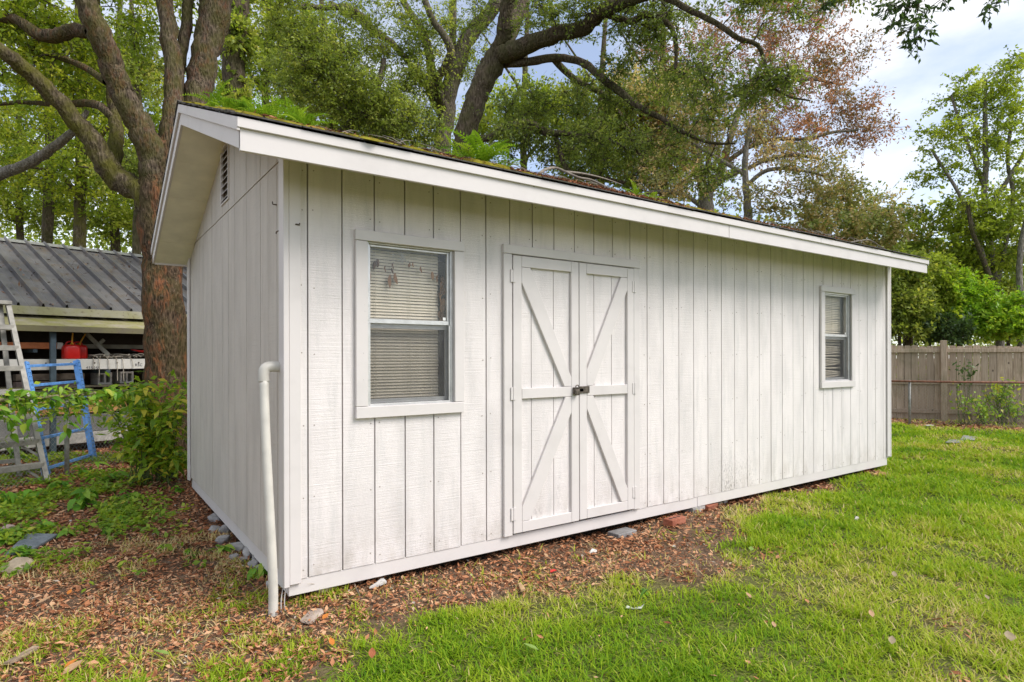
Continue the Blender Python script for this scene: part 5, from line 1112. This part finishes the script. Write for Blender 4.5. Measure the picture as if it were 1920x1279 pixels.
sc_ = np.clip(d/4.5, .85, 2.6); h = rng.uniform(.030, .066, n)*np.clip(.45+.6*vnoise(x, y, 3.1, 14)+.6*vnoise(x, y, 10, 13), .5, 1.45)*np.clip(sc_, .8, 1.15); w = rng.uniform(.0045, .0085, n)*np.clip(d/4.2, .8, 3.0)
az = rng.uniform(0, 2*math.pi, n); lean = np.abs(rng.normal(.75, .42, n)); ca, sa = np.cos(az), np.sin(az); z0 = ground_z(x, y)-.004
def blade(t, ww):
    r = h*np.sin(lean*(.5+t))*t*1.25; zz = h*np.cos(lean*(.4+.6*t))*t
    c = np.stack([x+ca*r, y+sa*r, z0+np.maximum(zz, .004)], 1); s = np.stack([-sa, ca, 0*sa], 1)*(w*ww/2)[:, None]; return c, s
c0, s0 = blade(0., 1.); c1, s1 = blade(.55, .9); c2, s2 = blade(1., 0)
V = np.stack([c0-s0, c0+s0, c1+s1, c1-s1, c2], 1).reshape(-1, 3); b_ = np.arange(n)[:, None]*5
dry = np.clip((vnoise(x, y, 1.7, 15)-.50)/.3, 0, 1)*.30+np.clip(1-lk, 0, 1)*.24+np.clip((y+.75)/1.0, 0, 1)*np.clip((7.6-x)/2, 0, 1)*.32+np.where(rng.uniform(0, 1, n) < .06, .4, 0)
gr = np.clip(.26+.26*vnoise(x, y, 2.7, 16)+rng.normal(0, .14, n)+dry, 0, 1)
grs = mesh_np('lawn_grass', V, [b_+np.array([[0, 1, 2, 3]]), b_+np.array([[3, 2, 4]])], grass_mat(), None, {'rnd': ('FACE', np.concatenate([gr, gr]))})
tag(grs, 'short green lawn grass with worn and yellowing patches in front of the shed', 'grass', kind='stuff')
# fallen leaves
def litter_leaves(x, y, z, ln, wd, flat):
    n = len(x); az = rng.uniform(0, 2*math.pi, n); tl = rng.normal(0, flat, n); rl = rng.normal(0, flat*1.2, n)
    t = np.stack([np.cos(az)*np.cos(tl), np.sin(az)*np.cos(tl), np.sin(tl)], 1); s = unit(np.cross(np.array([0, 0, 1.0]), t)); u = np.cross(t, s)
    s, u = s*np.cos(rl)[:, None]+u*np.sin(rl)[:, None], u*np.cos(rl)[:, None]-s*np.sin(rl)[:, None]
    p = np.stack([x, y, z], 1); L_ = ln[:, None]; W_ = wd[:, None]/2; cu_ = rng.uniform(.05, .6, (n, 1))*W_
    V = np.stack([p-t*L_/2, p-t*L_*.05+s*W_+u*cu_, p+t*L_/2+u*cu_*.6, p-t*L_*.05-s*W_+u*cu_, p+t*L_*.05-u*cu_*.3], 1).reshape(-1, 3); b = np.arange(n)[:, None]*5
    return V, [b+np.array([[0, 1, 4]]), b+np.array([[1, 2, 4]]), b+np.array([[2, 3, 4]]), b+np.array([[3, 0, 4]])]
def litter_mat():
    m = M('fallen_leaf', .7, .2); c = m.ramp(m.attr('rnd'), [(0, (.06, .03, .018)), (.2, (.20, .075, .034)), (.42, (.38, .15, .065)), (.62, (.50, .25, .13)), (.82, (.60, .38, .22)), (.93, (.60, .24, .06)), (1, (.46, .42, .35))])
    m.col(c); return m.m
x, y, d = cam_samples(590000, 1.9, 17, 1.2)
lm = lawn_mask(x, y); dens = np.clip(1-lm*1.9, 0, 1)**1.3
dens *= np.clip(.35+1.2*vnoise(x, y, 1.9, 21)*(.5+.7*vnoise(x, y, 6.5, 23)), .4, 1)
bare = np.clip(1.2-np.hypot((x-2.75)/.75, (y+.80)/.30), 0, 1); dens *= 1-.75*bare                       # dark trodden soil before the door
dens = np.where(x > 7, dens*np.where(lm < .3, .8, 0), dens)
dens = np.maximum(dens, .005)
keep = (rng.uniform(0, 1, len(x)) < dens) & ~inside_shed(x, y, -.06) & (x < 14.2) & (y < 9) ; x, y, d = x[keep], y[keep], d[keep]; n = len(x)
sz = np.clip(d/4.8, .85, 1.8)*np.clip(np.exp(rng.normal(-.32, .42, n)), .25, 1.7); ln = .038*sz; wd = ln*rng.uniform(.16, .55, n)
V, F = litter_leaves(x, y, ground_z(x, y)+rng.uniform(.004, .026, n)**1.0, ln, wd, .32)
cr_ = np.clip(.02+.66*rng.uniform(0, 1, n)+.22*vnoise(x, y, 2.4, 22)+np.where(rng.uniform(0, 1, n) < .05, .3, 0), 0, 1)
lit = mesh_np('leaf_litter', V, F, litter_mat(), None, {'rnd': ('FACE', np.tile(cr_, 4))})
tag(lit, 'brown fallen oak leaves littering the bare ground round the shed', 'leaf litter', kind='stuff')
# small ground cover seedlings at the left
x, y, d = cam_samples(44000, 3.0, 9, 1.2); k = (x < -.15) & (y > .9) & (y < 8) & (rng.uniform(0, 1, len(x)) < np.clip((vnoise(x, y, 2.3, 31)-.36)/.2, 0, 1)*np.clip((y-1.2)/1.8, .04, 1)*np.clip((-.2-x)/.6, .15, 1)); x, y = x[k], y[k]; n = len(x)
nl = 5; P = np.repeat(np.stack([x, y, ground_z(x, y)], 1), nl, 0)+rng.normal(0, .022, (n*nl, 3))*[1, 1, 0]; P[:, 2] += rng.uniform(.012, .075, n*nl); m = len(P)
v, f = leaf_quads(P, unit(rng.normal(size=(m, 3))*[1, 1, .35]), unit(rng.normal(size=(m, 3))*.4+[0, 0, 1]), rng.uniform(.035, .075, m), rng.uniform(.018, .040, m))
tag(mesh_np('ground_cover', v, f, LF['bushs'], None, {'rnd': ('FACE', np.clip(np.repeat(rng.uniform(0, .8, n), nl)+rng.normal(0, .1, m), 0, .95))}), 'small green seedlings spread through the leaf litter left of the shed', 'ground cover', kind='stuff')
# moss, needles and leaf debris on the roof
def on_roof(px, y): return onplane(px, 300, 1, y)[0]
mv = []; mf = []; 
MO = M('roof_moss', .95, .1); MO.col(MO.ramp(MO.noise(26, 5), [(.3, (.10, .075, .012)), (.5, (.20, .17, .015)), (.7, (.27, .25, .03))])).bump(MO.noise(140, 3), .8, .01)
moss = Acc()
def mound(cx, cy, rx, ry, h):
    a = np.arange(8)*2*math.pi/8; rows = []
    for s, hh in ((1, -.006), (.8, .6*h), (.45, .92*h)):
        k = 1+rng.normal(0, .14, 8); X_ = cx+np.cos(a)*rx*s*k; Y_ = cy+np.sin(a)*ry*s*k; rows.append(np.stack([X_, Y_, RZ-RS*np.abs(Y_-RY)+.006+hh*(1 if s < 1 else 0)], 1))
    v = np.concatenate(rows+[np.array([[cx, cy, RZ-RS*abs(cy-RY)+.006+h]])]); f = [(r*8+i, r*8+(i+1) % 8, r*8+8+(i+1) % 8, r*8+8+i) for r in range(2) for i in range(8)]; f += [(16+i, 16+(i+1) % 8, 24, 24) for i in range(8)]
    moss.add(v, np.array(f))
for k in range(230):
    u = rng.uniform(0, 1)
    if u < .55: cx = -.30+rng.exponential(.35); cy = rng.uniform(YF+.03, 1.5)
    else: cx = rng.choice([.55, .62, 1.2, 1.3, 2.9, 3.35, 3.5])+rng.normal(0, .09); cy = rng.uniform(YF+.02, .3)
    if cx > 7: continue
    s = rng.uniform(.02, .06); mound(cx, cy, s*1.5, s, rng.uniform(.006, .016))
for cx in (1.02, 1.10, 1.16, 1.22): mound(cx, YF+.05, .06, .04, .022)
mm = mesh_np('roof_moss', np.concatenate(moss.v), [np.concatenate(moss.f)], MO.m, None, smooth=True); tag(mm, 'yellow green moss cushions growing on the shingles along the eave', 'moss', kind='stuff')
x = rng.uniform(X0+.1, 5.6, 3600); x = np.where(rng.uniform(0, 1, 3600) < .5, rng.normal(2.0, .55, 3600), x); y = YF+.02+rng.exponential(.4, 3600); k = (y < RY-.1) & (x > X0+.05) & (x < X1-.05); x, y = x[k], y[k]; n = len(x)
V, F = litter_leaves(x, y, RZ-RS*np.abs(y-RY)+rng.uniform(.006, .020, n), rng.uniform(.025, .06, n), rng.uniform(.003, .012, n), .45)
tag(mesh_np('roof_debris', V, F, litter_mat(), None, {'rnd': ('FACE', np.tile(rng.uniform(.05, .62, n), 4))}), 'brown needles and dead leaves lying on the shed roof', 'leaf debris', kind='stuff')
tw = Acc()
for k in range(60):
    cx = rng.uniform(.3, 6.8); cy = YF+.04+rng.exponential(.25); a = rng.uniform(0, 6.28); l = rng.uniform(.08, .3); z = RZ-RS*abs(cy-RY)+.02
    p = np.array([cx, cy, z]); e = p+np.array([math.cos(a)*l, abs(math.sin(a))*l*.8, abs(math.sin(a))*l*.8*RS+rng.uniform(0, .04)]); v, f = tube(np.array([p, (p+e)/2+[0, 0, .01], e]), [.003, .0025, .001], 4); tw.add(v, f)
tag(tw.build('roof_twigs', MT['bark_dead'], None), 'thin dead twigs strewn over the shed roof', 'twigs', kind='stuff')
br = thing('fallen_branch', 'crooked grey dead branch lying across the middle of the shed roof', 'branch', onplane(1030, 322, 1, -.2))
def rp(px, py, y): return onplane(px, py, 1, y)
B().tube(spline([rp(1012, 326, -.22), rp(1024, 318, -.1), rp(1042, 315, 0), rp(1060, 322, -.05), rp(1085, 333, -.12), rp(1110, 338, -.15), rp(1140, 352, -.25)], 4), np.linspace(.012, .007, 25), 7).build('main_limb', MT['bark_dead'], br, smooth=True)
B().tube(spline([rp(1060, 322, -.05), rp(1095, 326, .1), rp(1130, 334, .2), rp(1165, 346, .2)], 4), np.linspace(.009, .004, 13), 6).build('side_limb', MT['bark_dead'], br, smooth=True)
b2 = thing('fallen_branch', 'thin forked dead twig lying near the far end of the shed roof', 'branch', onplane(1600, 455, 1, -.2))
B().tube(spline([rp(1590, 457, -.3), rp(1612, 453, -.2), rp(1632, 452, -.15), rp(1655, 466, -.2), rp(1685, 482, -.3)], 4), np.linspace(.008, .004, 17), 5).build('main_limb', MT['bark_dead'], b2)
# ferns
def frond_mesh(ln, wd, arch):
    n = 15; v = []; f = []
    for i in range(n):
        t = (i+1)/n; y_ = ln*t*(1-.12*t); z_ = ln*arch*(t-1.25*t*t); w_ = wd*math.sin(math.pi*min(1, .12+t*.88))**.8*(1.05-t*.5); dy = ln/n*.9
        for s in (-1, 1):
            b = len(v); v += [(0, y_, z_), (s*w_*.55, y_+dy*.55, z_+.006), (s*w_, y_+dy*.65, z_-w_*.18), (s*w_*.55, y_-dy*.05, z_)]; f.append((b, b+1, b+2, b+3))
    b = len(v)
    for i in range(6):
        t = i/5; y_ = ln*t*(1-.12*t); z_ = ln*arch*(t-1.25*t*t); v += [(-.0015, y_, z_-.001), (.0015, y_, z_-.001)]
    f += [(b+2*i, b+2*i+1, b+2*i+3, b+2*i+2) for i in range(5)]
    me = bpy.data.meshes.new('frond'); me.from_pydata(v, [], f); me.materials.append(LF['fern']); return me
FR_ = [frond_mesh(.20, .032, .5), frond_mesh(.16, .028, .35), frond_mesh(.24, .038, .6)]
def fern(label, px, y, nf, sc, dx=0, group=None):
    x = on_roof(px, y)+dx; z = RZ-RS*abs(y-RY)+.005; t = thing('fern', label, 'fern', (x, y, z), group)
    for k in range(nf):
        o = put_leaf(FR_[rng.integers(3)], t, np.array([x, y, z])+rng.normal(0, .012, 3)*[1, 1, 0], k*6.283/nf+rng.normal(0, .25), rng.uniform(.2, .95), rng.normal(0, .15), sc*rng.uniform(.75, 1.2), 'frond')
    return t
fern('large bright fern clump on the roof edge in front of the leaning oak trunk', 905, -.25, 24, 1.3)
fern('pale fern sprouting just left of the large bright clump on the roof', 862, -.15, 6, 1.2)
fern('small fern right against the large bright clump on the roof', 945, -.28, 9, .8)
ORD = ['leftmost', 'second', 'third', 'fourth', 'fifth', 'sixth', 'seventh', 'eighth', 'ninth', 'tenth', 'eleventh', 'twelfth', 'thirteenth', 'fourteenth', 'fifteenth', 'rightmost']
for i in range(16):
    px = 400+i*12.4; fern('%s fern in the row on the left end of the roof' % ORD[i], px, (.62-.036*i)+random.uniform(-.08, .08), 7, .78+.25*math.sin(i*1.7)*.5+.1, group='ferns in a row on the left end of the roof')
for px, lab in ((1192, 'small low fern left of its twin on the middle right of the roof'), (1228, 'small low fern right of its twin on the middle right of the roof')): fern(lab, px, -.25, 9, .62)
# ------------------------------------------------------------------ stones, bricks and litter on the ground
def stone_mat(name, a, b, moss=0):
    m = M(name, .9, .2); c = m.ramp(m.noise(9, 6), [(.35, a), (.65, b)]); c = m.mix(m.rng(m.noise(40, 3), .58, .7, 0, .5), c, tuple(x*.55 for x in a)); m.col(c).bump(m.noise(28, 5), .6, .01); return m.m
MT['rub'] = stone_mat('pale_rubble', (.24, .23, .22), (.46, .44, .42)); MT['tan'] = stone_mat('tan_stone', (.30, .24, .165), (.52, .43, .31)); MT['slate'] = stone_mat('slate_slab', (.13, .155, .17), (.21, .235, .25))
def stone(name, label, cat, x, y, rx, ry, rz, mat, group=None, sink=.3, seed=None, yaw=None):
    import bmesh
    r_ = np.random.default_rng(seed or rng.integers(1e6)); bm = bmesh.new(); c = unit(r_.normal(size=(30, 3))); c = np.sign(c)*np.abs(c)**.7*r_.uniform(.78, 1.12, (30, 1))
    for p_ in c: bm.verts.new((p_[0]*rx, p_[1]*ry, p_[2]*rz))
    hull = bmesh.ops.convex_hull(bm, input=bm.verts); bmesh.ops.delete(bm, geom=[v for v in bm.verts if not v.link_faces], context='VERTS')
    bmesh.ops.bevel(bm, geom=list(bm.edges), offset=min(rx, ry, rz)*.10, segments=1, affect='EDGES')
    me = bpy.data.meshes.new(name); bm.to_mesh(me); bm.free(); me.materials.append(mat); o = bpy.data.objects.new(name, me); COL.objects.link(o)
    o.location = (x, y, float(ground_z(x, y))+rz*(1-sink)); o.rotation_euler = (random.gauss(0, .12), random.gauss(0, .12), random.uniform(0, 6) if yaw is None else yaw)
    return tag(o, label, cat, group)
for px, py, a, b, c, lab in ((399, 972, .09, .07, .05, 'grey rubble chunk farthest back under the end wall'), (396, 994, .10, .07, .035, 'flat grey rubble chunk second from the back along the end wall'), (418, 997, .11, .08, .06, 'broad pale rubble chunk beside the end wall skirt'), (413, 1017, .08, .06, .05, 'pale pointed rubble chunk nearer the leaves'),
    (441, 1031, .11, .065, .05, 'long ridged rubble chunk midway along the end wall'), (464, 1045, .12, .08, .06, 'largest grey rubble chunk along the end wall'), (481, 1058, .08, .06, .05, 'dark grey rubble chunk behind the drain pipe'), (489, 1076, .09, .06, .04, 'low grey rubble chunk just left of the drain pipe'), (470, 1068, .06, .05, .035, 'small pale rubble chunk before the largest one'), (433, 1050, .05, .04, .03, 'small rubble chunk nearest the open leaf litter'), (505, 1102, .08, .06, .03, 'crumbled grey rubble at the foot of the drain pipe'), (452, 1055, .045, .035, .03, 'small chip of rubble between two larger chunks')):
    q = gnd(px, py); stone('rubble_stone', lab, 'stone', q[0]+.02, q[1], a*.75, b*.75, c*.85, MT['rub'], 'rubble along the end wall', .45)
q = gnd(606, 1117); stone('stone', 'rough tan stone under the skirt just right of the shed corner', 'stone', q[0], q[1], .055, .045, .042, MT['tan'], sink=.2, yaw=.3)
q = gnd(584, 1160); stone('flat_stone', 'flat grey brown stone in the litter below the shed corner', 'stone', q[0], q[1], .085, .05, .016, stone_mat('grey_brown_stone', (.28, .22, .18), (.44, .36, .30)), sink=.3, yaw=.6)
q = gnd(30, 1073); stone('stone', 'tan lump of rock at the left edge below the slate slab', 'stone', q[0], q[1], .10, .08, .055, MT['tan'], sink=.35)
q = gnd(14, 998); stone('stone', 'pinkish stone at the left edge above the slate slab', 'stone', q[0], q[1], .08, .07, .04, stone_mat('pinkish_stone', (.33, .24, .20), (.52, .42, .37)), sink=.4)
def slab(name, label, cat, corners, th, mat, z=.0, tilt=(0, 0)):
    P = [gnd(*c) for c in corners]; gz_ = [float(ground_z(p[0], p[1]))+z for p in P]
    return tag(B().prism([np.array([p[0], p[1], g_+t_]) for p, g_, t_ in zip(P, gz_, (tilt*2)[:len(P)])], (0, 0, th)).build(name, mat, None, bevel=.004), label, cat)
slab('slate_slab', 'blue grey slate slab lying in the weeds at the left edge', 'slab', [(8, 1046), (58, 1040), (108, 1014), (50, 1010)], .022, MT['slate'], .012, (0, .0, .02, .02))
slab('stepping_stone', 'flat grey stepping stone sunk in the far lawn, the nearer one', 'stone', [(1772, 836), (1800, 838), (1806, 831), (1780, 829)], .012, stone_mat('stepping_stone_grey', (.17, .18, .16), (.27, .28, .25)), .02, (0, 0, 0, 0))
slab('stepping_stone', 'flat grey stepping stone sunk in the far lawn, the farther one', 'stone', [(1800, 829), (1826, 830), (1832, 824), (1806, 822)], .012, stone_mat('stepping_stone_pale', (.19, .20, .185), (.30, .31, .29)), .02, (0, 0, 0, 0))
MT['brick'] = stone_mat('red_brick', (.26, .085, .05), (.40, .16, .10)); MT['greyb'] = stone_mat('grey_block', (.19, .18, .175), (.32, .31, .30)); MT['hole'] = plain('brick_hole', (.06, .03, .025), .9)
def brick(label, px, py, yaw, mat, z=.0, holes=True, size=(.20, .095, .058), tilt=0):
    q = gnd(px, py); z0 = float(ground_z(q[0], q[1]))+z; t = thing('brick', label, 'brick', (q[0], q[1], z0)); a, b, c = size
    o = B().box((-a/2, -b/2, 0), (a/2, b/2, c)).build('brick_body', mat, None, bevel=.004); o.parent = t
    if holes:
        for k in (-.055, 0, .055):
            h = B().tube([(k, 0, c-.02), (k, 0, c+.0012)], .017, 12).build('core_hole', MT['hole'], None); h.parent = t
    t.rotation_euler = (tilt, 0, yaw); return t
brick('red cored brick lying in the leaves in front of the skirt right of the door', 1264, 987, .12, MT['brick'])
brick('grey concrete block half buried in the litter below the door', 1166, 1000, .05, MT['greyb'], -.02, False, (.22, .12, .06))
brick('reddish brick wedged under the skirt right of the cored brick', 1326, 956, .2, MT['brick'], .0, False, tilt=.25); brick('pale grey brick under the skirt beside the reddish one', 1302, 962, .1, MT['rub'], -.01, False)
q = gnd(1357, 946); stone('stone', 'small upright white stone under the fascia joint at the skirt', 'stone', q[0], q[1], .035, .03, .05, MT['rub'], sink=.2); q = gnd(1345, 950); stone('stone', 'small brown stone beside the white one under the skirt', 'stone', q[0], q[1], .045, .035, .03, MT['tan'], sink=.2)
def scrap(name, label, cat, px, py, pts, mat, z=.012, th=.004, yaw=0, lift=.0):
    q = gnd(px, py); z0 = float(ground_z(q[0], q[1]))+z; c, s = math.cos(yaw), math.sin(yaw)
    n = len(pts); P = [np.array([q[0]+a*c-b*s, q[1]+a*s+b*c, z0+lift*math.sin(i*2.1)]) for i, (a, b) in enumerate(pts)]
    return tag(B().prism(P, (0, 0, th)).build(name, mat, None), label, cat)
MT['white'] = plain('white_scrap', (.55, .53, .49), .7, var=.12)
scrap('plaster_shard', 'pale grey flat shard lying in the litter below the left window', 'debris', 706, 1106, [(-.075, -.02), (-.02, -.035), (.05, -.03), (.075, .03), (.06, .035), (.0, .005)], stone_mat('pale_shard', (.42, .40, .38), (.58, .56, .53)), .02, .012, .3)
scrap('paper_scrap', 'crumpled white paper scrap in the leaves before the right door leaf', 'litter', 1110, 1038, [(-.05, -.01), (-.02, -.025), (.03, -.02), (.055, .0), (.03, .025), (-.02, .02)], MT['white'], .02, .003, .2, .012)
scrap('plastic_scrap', 'small bright red plastic scrap among the brown leaves before the door', 'litter', 1036, 1074, [(-.035, -.008), (.0, -.016), (.035, -.004), (.03, .014), (-.01, .016)], MT['red'], .022, .003, .2, .006)
scrap('plastic_scrap', 'twisted pale plastic strip lying on the bare soil before the door', 'litter', 1190, 1141, [(-.06, .02), (-.035, .03), (-.015, .0), (.045, -.015), (.06, -.012), (.02, -.028), (-.03, -.012)], plain('pale_plastic', (.50, .52, .45), .5), .012, .004, .0, .006)
scrap('bone_scrap', 'white splintered scrap lying on the open lawn right of the shed door', 'litter', 1606, 979, [(-.05, -.012), (.0, -.015), (.05, .004), (.055, .03), (.02, .01), (-.045, .008)], MT['white'], .03, .012, .2, .006)
scrap('paper_scrap', 'white scrap on the leaf strip at the foot of the board fence', 'litter', 1742, 803, [(-.12, -.04), (.1, -.05), (.13, .03), (-.1, .05)], MT['white'], .03, .01)
MT['woodc'] = plain('split_wood', (.46, .30, .16), .8, var=.3, scale=18)
scrap('wood_chip', 'tan split wood chip standing out of the litter before the door', 'wood chip', 975, 1107, [(-.02, -.05), (.004, -.06), (.022, .03), (.03, .065), (-.002, .03)], MT['woodc'], .02, .012, -.2, .010)
scrap('bark_piece', 'long curled grey brown piece of bark at the lower left corner', 'bark', 36, 1237, [(-.02, -.075), (.014, -.08), (.03, .01), (.03, .085), (.008, .075), (-.024, -.01)], plain('bark_piece', (.26, .195, .135), .9, var=.3, scale=40), .018, .012, -.55, .008)
st_ = thing('stick', 'thin brown stick slanting in the litter below the shed skirt near the corner', 'stick', gnd(670, 1125)); B().tube([gnd(658, 1100)+[0, .0, .06], gnd(682, 1140)+[0, 0, .012]], [.003, .002], 5).build('shaft', MT['bark_dead'], st_)
# single fallen leaves that stand out
LFALL = {}
for nm, c in dict(orange=(.62, .21, .035), green=(.22, .33, .07), tan=(.50, .31, .17), pale=(.34, .27, .16), yellow=(.66, .45, .05), russet=(.36, .12, .05)).items(): LFALL[nm] = plain('single_leaf_'+nm, tuple(q*.8 for q in c), .6, var=.15, scale=40)
for px, py, ln, wd, yaw, c, lab in ((613, 1219, .050, .026, 1.1, 'orange', 'bright orange leaf lying at the edge of the grass below the shed corner'), (1002, 1243, .062, .030, 1.9, 'green', 'fresh green leaf lying on the grass at the bottom middle'), (685, 1250, .055, .03, .8, 'russet', 'russet leaf standing in the grass at the bottom left of the middle'), (306, 1243, .065, .03, 2.2, 'green', 'pale green leaf in the litter at the bottom left'),
    (112, 1265, .075, .04, .2, 'tan', 'large tan leaf at the bottom left edge'), (117, 1253, .05, .022, .1, 'orange', 'narrow orange leaf just above the large tan leaf'), (67, 1134, .075, .026, .0, 'tan', 'long tan leaf left of the grass tufts'), (120, 1118, .04, .02, .8, 'orange', 'small orange leaf in the left litter'), (80, 968, .055, .03, .3, 'yellow', 'yellow leaf among the weeds at the left'), (268, 912, .05, .03, 1.2, 'orange', 'orange leaf under the bush by the shed corner'),
    (1020, 1052, .045, .022, 1.0, 'tan', 'upright tan leaf before the left door leaf'), (600, 1168, .04, .025, .2, 'orange', 'small orange leaf beside the flat stone'), (1880, 1217, .06, .04, .1, 'pale', 'pale dry leaf at the lower right edge'), (1845, 1134, .035, .02, .3, 'pale', 'small pale leaf on the right lawn'), (1668, 1092, .05, .026, .1, 'pale', 'pale yellowish leaf on the lawn below the bone scrap'),
    (1445, 1194, .035, .02, .5, 'tan', 'tan leaf on the lower right lawn'), (1660, 1224, .05, .028, .0, 'pale', 'cream leaf near the bottom of the right lawn'), (1400, 1140, .04, .022, .8, 'tan', 'tan leaf in the grass at the edge of the bare soil'), (1402, 1042, .045, .03, .2, 'green', 'rounded green leaf at the top of the lawn edge'), (1625, 1175, .05, .024, .3, 'tan', 'brown curled leaf on the middle right lawn')):
    q = gnd(px, py); me = leaf_mesh('fallen_leaf', ln*1.25, wd*1.15, -.12, .35); me.materials.append(LFALL[c]); o = bpy.data.objects.new('fallen_leaf', me); COL.objects.link(o)
    gz_ = .042 if float(lawn_mask(q[0], q[1])) > .4 else .026
    o.location = (q[0]-math.sin(-yaw)*ln*.5, q[1]-math.cos(yaw)*ln*.5, float(ground_z(q[0], q[1]))+gz_); o.rotation_euler = (.18, .1, yaw-1.2); tag(o, lab, 'leaf', 'single leaves that stand out on the ground')
